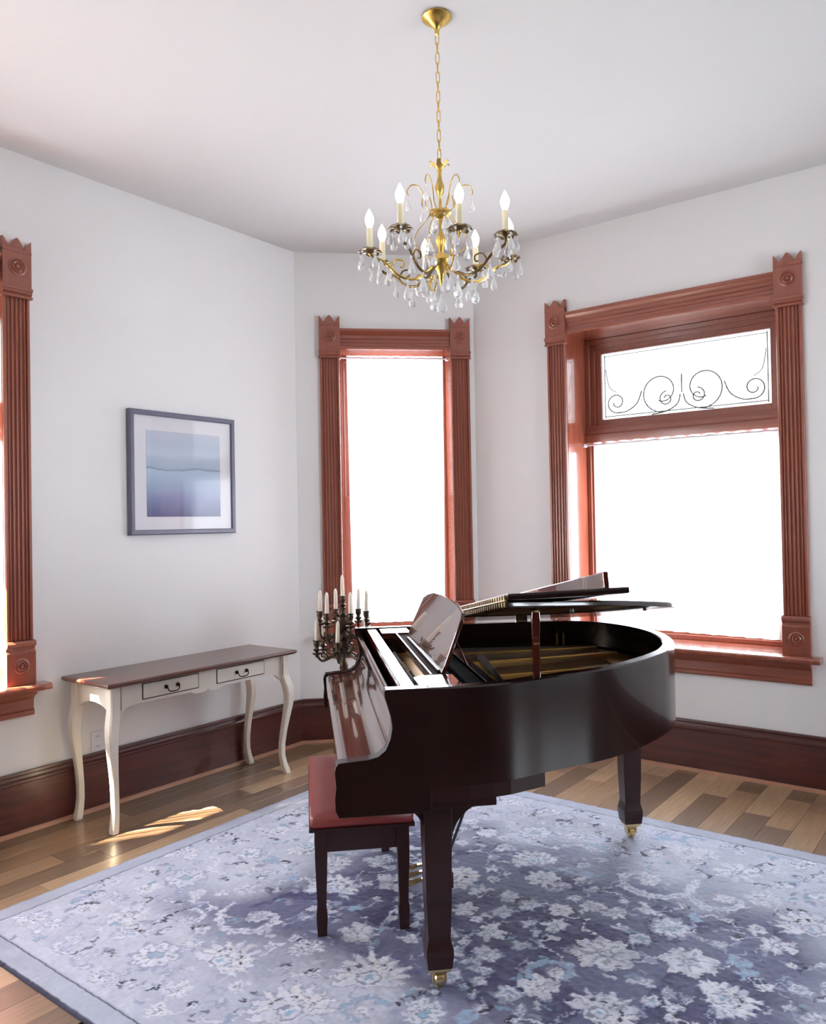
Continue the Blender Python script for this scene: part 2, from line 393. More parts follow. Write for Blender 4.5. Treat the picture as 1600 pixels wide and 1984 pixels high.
# left and right walls: wide windows with leaded transom over a big pane
for nm, org, rz, W in (('window_1', (XL, 0), pi/2, W1), ('window_3', P2, 0, W3)):
    t, oa, ob = window(nm, org, rz, W)
    b = stop(oa+.002, ob-.002, Z0, Z1-.002, .265, .03, .02); b.obj('stop_bead', 'trim', t, smooth=False, bevel=.003)
    b = stop(oa+.002, ob-.002, Z0, Z1-.002, .285, .062, .055); b.obj('window_frame', 'trim', t, smooth=False, bevel=.003)
    tb = MB().prism([(.235, 2.030), (.25, 2.015), (.34, 2.015), (.34, 2.145), (.27, 2.145), (.262, 2.120), (.248, 2.112), (.248, 2.090), (.232, 2.080), (.232, 2.050)], oa+.002, ob-.002, 'x')
    tb.obj('transom_bar', 'trim_h', t, ang=28)
    f1 = sash(t, oa+.064, ob-.064, 2.145, Z1-.06, .30, .040, 'transom_sash')
    pz0, pz1, px0, px1 = 2.185, Z1-.10, oa+.104, ob-.104
    pane(f1, px0, px1, pz0, pz1, .318, 'leaded')
    f2 = sash(t, oa+.064, ob-.064, Z0+.0, 2.015, .30, .040, 'lower_sash', .06)
    pane(f2, oa+.104, ob-.104, Z0+.06, 1.975, .318)
# leaded scrollwork in the transom
ln = MB(); cx = (px0+px1)/2; yl = .315; rr = .0042
def spiral(cx, cz, R, turns, a0, sgn, r1=.25, n=26):
    return [(cx+R*(1-(1-r1)*i/n)*math.cos(a0+sgn*turns*2*pi*i/n), yl, cz+R*(1-(1-r1)*i/n)*math.sin(a0+sgn*turns*2*pi*i/n)) for i in range(n+1)]
for sg in (-1, 1):
    ln.tube(spiral(cx+sg*.135, pz0+.15, .135, 1.05, -pi/2 if sg > 0 else -pi/2, sg, .45), rr, 5)
    ln.tube(spiral(cx+sg*.10, pz0+.10, .05, 1.2, pi/2, -sg, .3), rr, 5)
    ln.tube(spiral(cx+sg*.44, pz0+.11, .072, 1.3, -pi*.6 if sg > 0 else -pi*.4, sg, .3), rr, 5)
    ln.tube(bez([(cx+sg*.265, yl, pz0+.17), (cx+sg*.30, yl, pz0+.09), (cx+sg*.37, yl, pz0+.045), (cx+sg*.44, yl, pz0+.04)], 6), rr, 5)
    ln.tube(bez([(cx+sg*.01, yl, pz0+.12), (cx+sg*.03, yl, pz0+.06), (cx+sg*.10, yl, pz0+.02), (cx+sg*.2, yl, pz0+.006)], 6), rr, 5)
    ln.tube(bez([(cx+sg*.44, yl, pz0+.18), (cx+sg*.49, yl, pz0+.22), (cx+sg*.515, yl, pz0+.34)], 6), rr*.7, 5)
ln.tube([(cx, yl, pz0+.13), (cx, yl, pz0+.25)], rr, 5)
ln.tube([(px0+.02, yl, pz0+.02), (px1-.02, yl, pz0+.02)], rr*.8, 5); ln.tube([(px0+.02, yl, pz1-.02), (px1-.02, yl, pz1-.02)], rr*.6, 5)
for x_ in (px0+.02, px1-.02): ln.tube([(x_, yl, pz0+.01), (x_, yl, pz1-.01)], rr*.8, 5)
o = ln.obj('leading', 'came', f1)

# ------------------------------------------------------------------ curtains
def curtain(label, origin, rz, parts, ztop, y, rod, hem='plain', pleat=.010, freq=13, loops=False):
    """hanging cloth; parts = list of (x0,x1,zbottom function)"""
    t = empty('curtain', (*origin, 0), rz, label, 'curtain')
    for (x0, x1, zb) in parts:
        nx, nz = int((x1-x0)/.006), 44; vs = []; fs = []
        ph = rng.uniform(0, 6)
        for j in range(nz+1):
            for i in range(nx+1):
                fx = i/nx; x = x0+(x1-x0)*fx; v = j/nz
                zt = ztop - (.0 if hem == 'plain' else .010*(abs(math.sin(x*34))**6))
                z = zt+(zb(fx)-zt)*v
                amp = pleat*(.35+.9*v)
                yy = y+amp*math.sin(2*pi*freq*x+ph+.6*math.sin(3*x+v))+amp*.5*math.sin(2*pi*freq*2.3*x+1.3)
                pull = (fx-.5)*(-.03)*v if hem == 'plain' else 0
                vs.append((x+pull, yy, z))
        for j in range(nz):
            for i in range(nx):
                a = j*(nx+1)+i; fs.append((a, a+1, a+nx+2, a+nx+1))
        MB().add(vs, fs).obj('curtain_panel', 'sheer', t, recalc=False, ang=180)
    MB().tube([(rod[0], y, ztop-.018), (rod[1], y, ztop-.018)], .005, 10).obj('curtain_rod', 'plastic', t)
    for x_ in rod:
        box('rod_bracket', 'plastic', t, x_-.008, x_+.008, y-.012, y+.03, ztop-.028, ztop-.008)
    return t
curtain('long white sheer curtain covering the tall narrow window in the angled wall', P1, pi/4,
        [(W2[0]+CW+.055, W2[1]-CW-.035, lambda f: .80)], 2.712, .10, (W2[0]+CW+.004, W2[1]-CW-.004), freq=11)
curtain('wide white sheer cafe curtain hung under the leaded transom', P2, 0,
        [(W3[0]+CW+.075, W3[1]-CW-.050, lambda f: .778+.018*(1-f))], 2.028, .218, (W3[0]+CW+.006, W3[1]-CW-.006), hem='scallop', freq=9)
curtain('white sheer curtain pair at the partly visible window on the left edge', (XL, 0), pi/2,
        [(W1[0]+CW+.02, 1.335, lambda f: .79), (1.418, W1[1]-CW-.19, lambda f: .79)], 2.028, .06, (W1[0]+CW+.004, W1[1]-CW-.004), freq=12)

# ------------------------------------------------------------------ picture
t = empty('framed_picture', (XL+.002, 2.926, 1.463), pi/2, 'grey framed abstract blue seascape print with white mat on the left wall', 'picture')
hw, hh, fw = .374, .717, .030
fb = MB(); pr = [(0, 0), (0, -.030), (.006, -.034), (fw-.004, -.034), (fw, -.028), (fw, 0)]
def bar(p0, p1, inward):
    d = Vector((p1[0]-p0[0], 0, p1[1]-p0[1])); Ln = d.length; d.normalize(); n = Vector((inward[0], 0, inward[1]))
    r = []
    for e, s_ in ((0, 1), (Ln, -1)):
        r.append([tuple(Vector((p0[0], 0, p0[1]))+d*(e+s_*q[0])+n*q[0]+Vector((0, q[1], 0))) for q in pr])
    fb.loft(r)
bar((-hw, 0), (hw, 0), (0, 1)); bar((hw, 0), (hw, hh), (-1, 0)); bar((hw, hh), (-hw, hh), (0, -1)); bar((-hw, hh), (-hw, 0), (1, 0))
fb.obj('frame', 'frame', t, smooth=False)
box('mat_board', 'mat_board', t, -hw+fw-.004, hw-fw+.004, -.020, -.010, fw-.004, hh-fw+.004)
m, N, L, b = newmat('seascape_print'); b.inputs['Roughness'].default_value = .6
tc = N.new('ShaderNodeTexCoord'); sx = N.new('ShaderNodeSeparateXYZ'); L.new(tc.outputs['Generated'], sx.inputs[0])
nz = N.new('ShaderNodeTexNoise'); nz.inputs['Scale'].default_value = 2.2; nz.inputs['Detail'].default_value = 3; L.new(tc.outputs['Generated'], nz.inputs['Vector'])
ma = N.new('ShaderNodeMath'); ma.operation = 'MULTIPLY_ADD'; ma.inputs[1].default_value = .16; L.new(nz.outputs['Fac'], ma.inputs[0])
sb = N.new('ShaderNodeMath'); sb.operation = 'SUBTRACT'; sb.inputs[1].default_value = .08; L.new(sx.outputs['Z'], sb.inputs[0]); L.new(sb.outputs[0], ma.inputs[2])
r = N.new('ShaderNodeValToRGB'); L.new(ma.outputs[0], r.inputs[0])
st = [(0, '4f5280'), (.10, '666b96'), (.22, '8089b2'), (.34, '98a9c6'), (.46, 'a9bfd6'), (.54, 'b4c8dc'), (.555, '8797ae'), (.575, 'a9bcd2'), (.66, 'b5c3d8'), (.72, 'c4d0e2'), (.85, 'bccbdd'), (1, 'c9cfdf')]
for i, (p_, c_) in enumerate(st):
    e = r.color_ramp.elements[i] if i < 2 else r.color_ramp.elements.new(p_)
    e.position = p_; e.color = lin(c_)
L.new(r.outputs[0], b.inputs['Base Color']); M['print'] = m
box('print', 'print', t, -.262, .262, -.0215, -.0195, .105, .605)
m, N, L, b = newmat('picture_glass'); N.remove(b); tt = N.new('ShaderNodeBsdfTransparent'); g = N.new('ShaderNodeBsdfGlossy'); g.inputs['Roughness'].default_value = .02
mx = N.new('ShaderNodeMixShader'); lw = N.new('ShaderNodeLayerWeight'); lw.inputs[0].default_value = .5; pw = N.new('ShaderNodeMath'); pw.operation = 'POWER'; pw.inputs[1].default_value = 4; L.new(lw.outputs['Facing'], pw.inputs[0]); am = N.new('ShaderNodeMath'); am.operation = 'MULTIPLY_ADD'; am.inputs[1].default_value = .8; am.inputs[2].default_value = .04; L.new(pw.outputs[0], am.inputs[0]); L.new(am.outputs[0], mx.inputs[0])
L.new(tt.outputs[0], mx.inputs[1]); L.new(g.outputs[0], mx.inputs[2]); L.new(mx.outputs[0], N['Material Output'].inputs[0]); M['pglass'] = m
MB().add([(-hw+fw-.003, -.025, fw-.003), (hw-fw+.003, -.025, fw-.003), (hw-fw+.003, -.025, hh-fw+.003), (-hw+fw-.003, -.025, hh-fw+.003)], [(0, 1, 2, 3)]).obj('glazing', 'pglass', t, smooth=False, recalc=False)

# ------------------------------------------------------------------ wall outlet
t = empty('wall_outlet', (XL, 2.352, .352), pi/2, 'white electrical outlet above the baseboard behind the console table', 'outlet')
box('cover_plate', 'plastic', t, -.036, .036, -.006, -.0005, -.048, .062, bevel=.002)
for z_ in (-.022, .030):
    r_ = MB().prism([(.017*math.cos(a)*1., z_+.0145*math.sin(a)) for a in [i*pi/8 for i in range(16)]], -.008, -.005, 'y').obj('receptacle', 'plastic', t)
    for dx in (-.0065, .0065): box('slot', 'hole', r_, dx-.0012, dx+.0012, -.0085, -.0079, z_-.001, z_+.008)

# ------------------------------------------------------------------ console table
def console():
    Y0, Y1 = 2.145, 3.402; t = empty('console_table', (XL+.028, (Y0+Y1)/2, 0), pi/2,
        'cream distressed console table with dark walnut top and two drawers under the picture', 'table')
    hl = (Y1-Y0)/2; D = .425        # local y 0 = back, negative = front (room side)
    top = MB(); zt = .745
    prof = [(0, zt-.022), (.008, zt-.016), (.012, zt-.008), (.006, zt), ]
    rings = []
    for off, z in ((-.010, zt-.026), (0, zt-.020), (.006, zt-.010), (.002, zt-.003), (-.006, zt)):
        rings.append([(-hl-off, -D-off, z), (hl+off, -D-off, z), (hl+off, off*.3, z), (-hl-off, off*.3, z)])
    top.loft(rings); o = top.obj('top', 'walnut', t, smooth=False, bevel=.0015)
    lx, yf, yb = hl-.060, -D+.055, -.040
    # aprons
    za, zb = .590, .719
    def scallop(x0, x1, n=60):
        pts = []
        for i in range(n+1):
            f = i/n; x = x0+(x1-x0)*f; e = abs(f-.5)*2
            z = .612-.045*math.exp(-((1-e)/.07)**2)
            if e < .20: z += -.016*math.sin(pi*e/.20)**.8
            pts.append((x, z))
        return pts
    pts = scallop(-lx+.02, lx-.02)
    ap = MB().prism(pts+[(lx-.02, zb), (-lx+.02, zb)], yf-.008, yf+.012, 'y').obj('front_apron', 'cream', t, ang=25)
    MB().prism([(-lx+.02, .60), (lx-.02, .60), (lx-.02, zb), (-lx+.02, zb)], yb-.01, yb+.01, 'y').obj('back_apron', 'cream', t)
    for sx in (-1, 1):
        q = [(yf+.02+(yb-yf-.04)*i/20, .575+.055*math.sin(pi*i/20)**.6) for i in range(21)]
        MB().prism(q+[(yb-.02, zb), (yf+.02, zb)], sx*lx-.009, sx*lx+.009, 'x').obj('side_apron', 'cream', t, ang=25)
    # drawers
    for cx_ in (-.235, .235):
        dr = box('drawer', 'cream', t, cx_-.170, cx_+.170, yf-.013, yf-.004, .632, .706, bevel=.002)
        ed = MB(); g = .0022
        x0, x1, z0, z1 = cx_-.173, cx_+.173, .629, .709
        ed.box(x0-g, x0+g, yf-.0095, yf-.007, z0, z1).box(x1-g, x1+g, yf-.0095, yf-.007, z0, z1)
        ed.box(x0, x1, yf-.0095, yf-.007, z0-g, z0+g).box(x0, x1, yf-.0095, yf-.007, z1-g, z1+g)
        ed.obj('drawer_gap', 'worn', dr, smooth=False)
        hd = MB(); T = Matrix.Translation((0, yf-.013, 0))
        hd.tube(bez([(cx_-.036, -.006, .670), (cx_-.036, -.018, .662), (cx_-.026, -.021, .648), (cx_, -.022, .645), (cx_+.026, -.021, .648), (cx_+.036, -.018, .662), (cx_+.036, -.006, .670)], 5), .0028, 8, T=T)
        for sx in (-1, 1):
            hd.lathe([(.010, 0), (.011, .003), (.006, .008), (.007, .013), (0, .016)], 14, T=T @ Matrix.Translation((cx_+sx*.036, 0, .671)) @ Matrix.Rotation(pi/2, 4, 'X'))
        hd.obj('drawer_handle', 'iron', dr)
    # cabriole legs
    def leg(cx_, cy_, dx, dy):
        st = [(.719, 0, .026), (.60, 0, .026), (.575, .006, .027), (.53, .018, .028), (.48, .024, .0265), (.42, .021, .0235), (.34, .010, .020),
              (.26, -.001, .0175), (.18, -.009, .0165), (.11, -.010, .0165), (.06, -.003, .0175), (.025, .006, .019), (.004, .010, .0185), (0, .010, .016)]
        rings = []
        for z, off, hwd in st:
            x, y = cx_+dx*off, cy_+dy*off; c = hwd*.25
            rings.append([(x-hwd+c, y-hwd, z), (x+hwd-c, y-hwd, z), (x+hwd, y-hwd+c, z), (x+hwd, y+hwd-c, z), (x+hwd-c, y+hwd, z), (x-hwd+c, y+hwd, z), (x-hwd, y+hwd-c, z), (x-hwd, y-hwd+c, z)])
        rr_ = []
        for a_, b_ in zip(rings, rings[1:]):
            for f in (0, .5): rr_.append([tuple(Vector(p)*(1-f)+Vector(q)*f) for p, q in zip(a_, b_)])
        rr_.append(rings[-1])
        MB().loft(rr_).obj('leg', 'cream', t, ang=40)
    for sx in (-1, 1):
        leg(sx*lx, yf, sx*1.0, -1.0); leg(sx*lx, yb-.004, sx*1.0, -.35)
    # worn paint lines along the leg posts
    for sx in (-1, 1):
        box('worn_edge', 'worn', t, sx*(lx-.027)-.0012, sx*(lx-.027)+.0012, yf-.0275, yf-.0255, .60, .715)
console()

# ------------------------------------------------------------------ grand piano
PO = Vector((-1.680, 1.771, 0)); PA = math.radians(45.3)
pno = empty('grand_piano', PO, PA, 'polished dark mahogany grand piano with half open lid on blue rug', 'piano')
PT = Matrix.Translation(PO) @ Matrix.Rotation(PA, 4, 'Z')
ZR = .989; ZB = .680; VW = 1.53
outer = [(.295, 0)]+[tuple(p)[:2] for p in bez([(.295, 0, 0), (.36, 0, 0), (.45, .004, 0), (.56, .026, 0), (.69, .080, 0), (.79, .118, 0), (.89, .155, 0), (1.0, .212, 0), (1.12, .298, 0), (1.23, .395, 0), (1.33, .505, 0),
     (1.425, .660, 0), (1.485, .82, 0), (1.515, 1.0, 0), (1.505, 1.18, 0), (1.455, 1.34, 0), (1.37, 1.455, 0), (1.25, 1.518, 0), (1.12, VW, 0), (.9, VW, 0), (.295, VW, 0)], 7)][1:]
def offset(path, d):
    out = []
    for i, p in enumerate(path):
        a = Vector(path[max(i-1, 0)]); b = Vector(path[min(i+1, len(path)-1)]); t_ = (b-a).normalized(); out.append((p[0]-t_.y*d, p[1]+t_.x*d))
    return out
inner = offset(outer, .048)
def band(path0, path1, z0, z1):
    """closed-section wall between two parallel open paths"""
    r = [[(*a, z0), (*b, z0), (*b, z1), (*a, z1)] for a, b in zip(path0, path1)]
    return MB().loft(r)
# rim: rounded top edges
rim = MB()
in2 = offset(outer, .005); in3 = offset(outer, .043)
rings = []
for a, b, c, d in zip(outer, in2, in3, inner):
    rings.append([(*a, ZB), (*a, ZR-.005), (*b, ZR), (*c, ZR), (*d, ZR-.005), (*d, ZB)])
rim.loft(rings); rim.obj('rim', 'piano', pno, ang=40)
# cheeks (arms) at both keyboard ends
arm = [(0, .66), (.004, .70), (0, .745), (.004, .762), (.012, .771), (.06, .775), (.105, .778), (.135, .785), (.158, .803), (.173, .838), (.180, .872), (.176, .905), (.166, .94), (.158, .965), (.157, .984), (.162, ZR), (.30, ZR), (.30, .604), (.012, .604), (.002, .625)]
for v0 in (0, VW-.048):
    MB().prism(arm, v0-.0005, v0+.0485, 'y').obj('arm', 'piano', pno, bevel=.002, ang=25)
# keybed and bottom
kb = MB().prism([(.02, .004), (.42, .006), (.50, .016), (.56, .030), (.69, .086), (.69, VW-.004), (.02, VW-.004)], .632, .682, 'z'); kb.box(.030, .51, .02, VW-.02, .606, .632)
kb.obj('keybed', 'piano_leg', pno, smooth=False, bevel=.002)
# closed fallboard over the keys
fp = [(.012, .690), (.012, .752), (.017, .763), (.03, .768), (.07, .771), (.105, .774), (.137, .781), (.163, .799), (.180, .834), (.187, .870), (.184, .903), (.176, .935), (.170, .945), (.172, .955), (.180, .958), (.190, .955), (.200, .94), (.210, .69)]
MB().prism([tuple(p)[:2] for p in bez([(a, b, 0) for a, b in fp[:15]], 4)]+fp[15:], .049, VW-.049, 'y').obj('fallboard', 'piano_red', pno, ang=30)
# stretcher rail behind the fallboard, pin block, desk supports
box('name_rail', 'piano_red', pno, .216, .262, .049, VW-.049, .90, .984, bevel=.002)
box('pin_block', 'felt', pno, .262, .345, .049, VW-.049, .85, .895)
pl = MB()
for i in range(60):
    for j in range(3):
        pl.lathe([(.0035, 0), (.0035, .022), (0, .023)], 6, T=Matrix.Translation((.277+j*.019+(i % 2)*.006, .27+i*.0155, .893)))
pl.obj('tuning_pins', 'steel', pno)['kind'] = 'stuff'
MB().prism([(.268, .82), (.30, .78), (.342, .80), (.342, 1.0), (.275, .95)], .893, .900, 'z').obj('plate_web', 'gold', pno)
for v0, v1 in ((.049, .232), (VW-.232, VW-.049)):
    MB().prism([(.275, v0), (.415, v0), (.415, v1), (.300, v1), (.275, v1-.03)], .955, .985, 'z').obj('desk_rest', 'piano_red', pno, bevel=.003)
dt = MB().box(.345, .415, .232, VW-.232, .955, .975); dt.obj('desk_tray', 'desk_grey', pno, smooth=False)
box('desk_rail', 'piano_red', pno, .338, .346, .232, VW-.232, .955, .987, bevel=.002)
# music desk: tilted board with cut upper corners
T = Matrix.Translation((.385, 0, .978)) @ Matrix.Rotation(math.atan2(.09, .225), 4, 'Y')
bd = [(.262, 0), (.250, .030), (.262, .20), (.285, .222), (.42, .242), (.52, .246), (.66, .246), (.78, .246), (.93, .242), (1.06, .222), (1.135, .20), (1.180, .06), (1.175, 0)]
MB().prism([(a, b) for a, b in bd], -.007, .007, 'x', T=T).obj('music_desk', 'piano_red', pno, smooth=False, bevel=.004)
box('music_ledge', 'piano_leg', pno, .374, .384, .30, 1.14, .975, .988, bevel=.002)
for v_ in (.40, 1.0): MB().tube([(.45, v_, 1.10), (.50, v_, .98)], .004, 6).obj('desk_strut', 'piano_red', pno)
# inside: soundboard, iron plate, strings, dampers, bridge
soundb = offset(outer, .047)
sb_ = [p for p in soundb if p[0] > .30]
MB().prism([(.36, sb_[0][1])]+sb_+[(.36, sb_[-1][1])], .81, .82, 'z').obj('soundboard', 'soundboard', pno)
ip = offset(outer, .085); ip2 = offset(outer, .235)
sel = [i for i, p in enumerate(outer) if p[0] > .36]
r = [[(*ip[i], .845), (*ip2[i], .848), (*ip2[i], .858), (*ip[i], .862)] for i in sel if .36 < ip[i][0]]
pm_ = MB().loft(r)
pm_.box(.36, .49, .06, VW-.06, .845, .862).box(.49, .66, .62, VW-.06, .846, .858)
pm_.obj('iron_plate', 'gold', pno, bevel=.003)
pg = MB()
for (x0, y0, x1, y1) in ((.46, .36, .98, .46), (.46, .66, 1.25, .80), (.46, .98, 1.36, 1.12), (.46, 1.24, 1.33, 1.30)):
    d = Vector((x1-x0, y1-y0, 0)); n_ = Vector((-d.y, d.x, 0)).normalized()*.014
    a, b = Vector((x0, y0, 0)), Vector((x1, y1, 0))
    pg.prism([(a-n_)[:2], (b-n_)[:2], (b+n_)[:2], (a+n_)[:2]], .855, .885, 'z')
pg.obj('plate_strut', 'gold', pno, smooth=False, bevel=.003)
sg = MB()
for i in range(64):
    f = i/63; y0 = .12+f*1.02; x1 = .74+.66*f**.75
    y1 = y0+.05+.08*f
    if x1 < 1.42: sg.tube([(.40, y0, .872), (x1, y1, .868)], .0006, 4)
for i in range(22):
    f = i/21; sg.tube([(.40, 1.16+f*.26, .882), (1.15+.22*f, .96+f*.42, .876)], .001, 4)
sg.obj('strings', 'steel', pno)['kind'] = 'stuff'
dm = MB()
for i in range(60):
    f = i/59; dm.box(.50, .56, .14+f*1.26-.006, .14+f*1.26+.006, .875, .915)
dm.obj('dampers', 'felt', pno, smooth=False)['kind'] = 'stuff'
box('damper_rail', 'black', pno, .565, .60, .10, VW-.06, .90, .925, bevel=.002)
# brass lock bracket on the inner spine
bb = MB(); bb.box(1.17, 1.235, 1.455, 1.475, .935, .965); bb.obj('hinge_cup', 'black', pno, smooth=False, bevel=.003)
bb = MB(); 
for x_ in (1.185, 1.220): bb.tube([(x_, 1.466, .932), (x_, 1.466, .872)], .0085, 10)
bb.obj('brass_pin', 'brass', pno)
# prop block and stick
MB().box(.62, .72, .125, .165, .93, .962).obj('prop_block', 'piano_red', pno, smooth=False, bevel=.004)
LA = math.radians(8.6); tl = math.tan(LA)
zl = lambda v: ZR+.010+(VW-v)*tl           # lid underside height
ps = MB(); x_, y_ = .682, .135
ps.loft([[(x_-h_, y_-.008, z_), (x_+h_, y_-.008, z_), (x_+h_, y_+.008, z_), (x_-h_, y_+.008, z_)] for z_, h_ in ((.958, .012), (1.0, .012), (1.10, .0125), (zl(y_)-.035, .0145), (zl(y_)-.012, .013), (zl(y_)-.004, .006))])
ps.obj('prop_stick', 'piano_red', pno, smooth=False, bevel=.002)
MB().lathe([(.016, 0), (.018, .006), (.010, .010), (.0, .011)], 16, T=Matrix.Translation((.682, .135, zl(.135)-.012))).obj('prop_cup', 'brass', pno)
# second prop stick folded down inside
dn = MB(); dn.loft([[(.62, .40, .90), (.64, .40, .90), (.64, .40, .915), (.62, .40, .915)], [(.66, 1.02, .90), (.70, 1.02, .90), (.70, 1.02, .915), (.66, 1.02, .915)]])
dn.obj('short_prop', 'black', pno, smooth=False)
# lid: tilts about the hinge on the straight side
LM_ = Matrix.Translation((0, VW, ZR+.010)) @ Matrix.Rotation(-LA, 4, 'X') @ Matrix.Translation((0, -VW, 0))
lo = offset(outer, -.016); HU = .560
lid2 = [p for p in lo if p[0] > HU+.002]
edge0 = [(HU, .010)]+[p for p in lid2]+[(HU, VW+.012)]
def plate(poly, z0, z1, r_=.006):
    m_ = MB(); n_ = len(poly); c = Vector((sum(p[0] for p in poly)/n_, sum(p[1] for p in poly)/n_))
    def ins(d): return [(p[0]-(Vector(p)-c).normalized().x*d, p[1]-(Vector(p)-c).normalized().y*d) for p in poly]
    rings = []
    for d, z in ((r_, z0), (r_*.3, z0+r_*.3), (0, z0+r_), (0, z1-r_), (r_*.3, z1-r_*.3), (r_, z1)):
        rings.append([(*p, z) for p in ins(d)])
    return m_.loft(rings)
lid = plate(edge0, .0, .021); lid.v = [tuple(LM_ @ Vector(p)) for p in lid.v]
lid = lid.obj('lid', 'piano', pno, ang=40)
fl_ = plate([(HU+.002, .002), (.968, .002), (.972, .02), (.972, VW-.01), (.966, VW+.010), (HU+.002, VW+.010)], .0, .021)
FT = LM_ @ Matrix.Translation((HU, 0, .0235)) @ Matrix.Rotation(-math.radians(1.6), 4, 'Y') @ Matrix.Translation((-HU, 0, 0))
fl_.v = [tuple(FT @ Vector(p)) for p in fl_.v]; fl_ = fl_.obj('front_lid_flap', 'piano', pno, ang=40)
lp = MB().box(.885, .903, .004, VW, .020, .074); lp.v = [tuple(FT @ Vector(p)) for p in lp.v]
lp.obj('flap_lip', 'piano_red', fl_, smooth=False, bevel=.003)
hg = MB(); hg.tube([(HU-.004, .01, .0225), (HU-.004, VW, .0225)], .0045, 8)
for i in range(44):
    v_ = .02+i*.0345; hg.box(HU-.0065, HU-.001, v_, v_+.016, .0045, .0185); hg.box(HU-.0065, HU-.001, v_+.004, v_+.020, .0265, .0405)
hg.v = [tuple(LM_ @ Vector(p)) for p in hg.v]; hg.obj('piano_hinge', 'brass', lid)
for u_ in (.62, .95):
    b_ = MB().lathe([(.008, -.010), (.008, .004), (0, .004)], 12, T=LM_ @ Matrix.Translation((u_+.25, .30 if u_ < .9 else .42, -.002)))
    b_.obj('lid_button', 'black', lid)
for u_ in (.60, 1.02):
    MB().tube([(u_-.03, VW+.004, ZR+.006), (u_+.03, VW+.004, ZR+.006)], .007, 10).obj('lid_hinge', 'brass', pno)
# legs
def piano_leg(x_, y_):
    st = [(.64, .046), (.56, .0455), (.30, .041), (.182, .0365), (.168, .039), (.145, .0445), (.125, .0445), (.095, .041), (.084, .040)]
    r = [[(x_-h_, y_-h_, z), (x_+h_, y_-h_, z), (x_+h_, y_+h_, z), (x_-h_, y_+h_, z)] for z, h_ in st]
    l_ = MB().loft(r).obj('leg', 'piano_leg', pno, smooth=False, bevel=.003)
    zf = .011
    c_ = MB().loft([[(x_-h_, y_-h_, z), (x_+h_, y_-h_, z), (x_+h_, y_+h_, z), (x_-h_, y_+h_, z)] for z, h_ in ((.088, .036), (.074, .036), (.068, .026), (.060, .022))])
    c_.box(x_-.024, x_-.017, y_-.018, y_+.018, .022+zf, .075).box(x_+.017, x_+.024, y_-.018, y_+.018, .022+zf, .075)
    c_.obj('caster_mount', 'brass', l_, smooth=False, bevel=.002)
    MB().lathe([(0, -.015), (.023, -.015), (.027, -.010), (.027, .010), (.023, .015), (0, .015)], 20, T=Matrix.Translation((x_, y_, zf+.027)) @ Matrix.Rotation(pi/2, 4, 'Y')).obj('caster_wheel', 'brass', l_)
    return l_
piano_leg(.326, .098); piano_leg(.326, 1.40); piano_leg(1.415, 1.13)
# curved brackets at the tops of the front legs
for y_ in (.098, 1.40):
    g_ = [(.510, .632), (.510, .606)]+[(.372+.130*(1-math.sin(a)), .606-.115*(1-math.cos(a))) for a in [pi/2*i/12 for i in range(13)]][::1]
    g_ = [(.512, .632), (.512, .603)]+[(.500-.128*math.sin(a), .603-.122*(1-math.cos(a))) for a in [pi/2*i/12 for i in range(13)]]+[(.33, .47), (.33, .632)]
    MB().prism(g_, y_-.035, y_+.035, 'y').obj('leg_bracket', 'piano_leg', pno, bevel=.002)
    g_ = [(.175, .632), (.175, .603)]+[(.188+.095*math.sin(a), .603-.085*(1-math.cos(a))) for a in [pi/2*i/12 for i in range(13)]]+[(.33, .50), (.33, .632)]
    MB().prism(g_, y_-.035, y_+.035, 'y').obj('leg_bracket', 'piano_leg', pno, bevel=.002)
MB().box(1.33, 1.50, 1.04, 1.22, .62, .69).obj('leg_plate', 'piano', pno, smooth=False, bevel=.004)
bm_ = MB()
for (x0, y0, x1, y1) in ((.60, .20, 1.40, 1.10), (.60, 1.35, 1.40, 1.15), (.62, .76, 1.40, 1.12)):
    d = Vector((x1-x0, y1-y0, 0)); n_ = Vector((-d.y, d.x, 0)).normalized()*.04; a, b = Vector((x0, y0, 0)), Vector((x1, y1, 0))
    bm_.prism([(a-n_)[:2], (b-n_)[:2], (b+n_)[:2], (a+n_)[:2]], .69, .78, 'z')
bm_.obj('underframe', 'piano', pno, smooth=False)
# lyre, pedals and brace
ly = MB(); zc = .765; lx_ = .44
for s_ in (-1, 1):
    ly.loft([[(lx_-h_, zc+s_*o_-.012, z), (lx_+h_, zc+s_*o_-.012, z), (lx_+h_, zc+s_*o_+.012, z), (lx_-h_, zc+s_*o_+.012, z)] for z, o_, h_ in ((.61, .05, .022), (.5, .055, .018), (.35, .07, .016), (.20, .085, .018), (.12, .085, .022))])
ly.box(lx_-.05, lx_+.04, zc-.12, zc+.12, .065, .125); ly.box(lx_-.03, lx_+.03, zc-.10, zc+.10, .590, .612)
ly.obj('lyre', 'piano_red', pno, smooth=False, bevel=.003)
for y_ in (-.065, 0, .065):
    MB().loft([[(x1, zc+y_-w2, z), (x1, zc+y_+w2, z), (x1, zc+y_+w2, z+.010), (x1, zc+y_-w2, z+.010)] for x1, w2, z in ((.395, .009, .085), (.36, .010, .080), (.335, .016, .073), (.31, .019, .068), (.298, .012, .067))]).obj('pedal', 'brass', pno, smooth=False, bevel=.002)
for dy in (.06, -.08): MB().tube([(lx_+.01, zc+.06 if dy > 0 else zc-.06, .12), (.665, zc+dy-.02, .69)], .006, 8).obj('lyre_brace', 'black', pno)
for dy in (-.02, .02): MB().tube([(lx_, zc+dy, .12), (lx_, zc+dy, .60)], .003, 6).obj('pedal_rod', 'brass', pno)

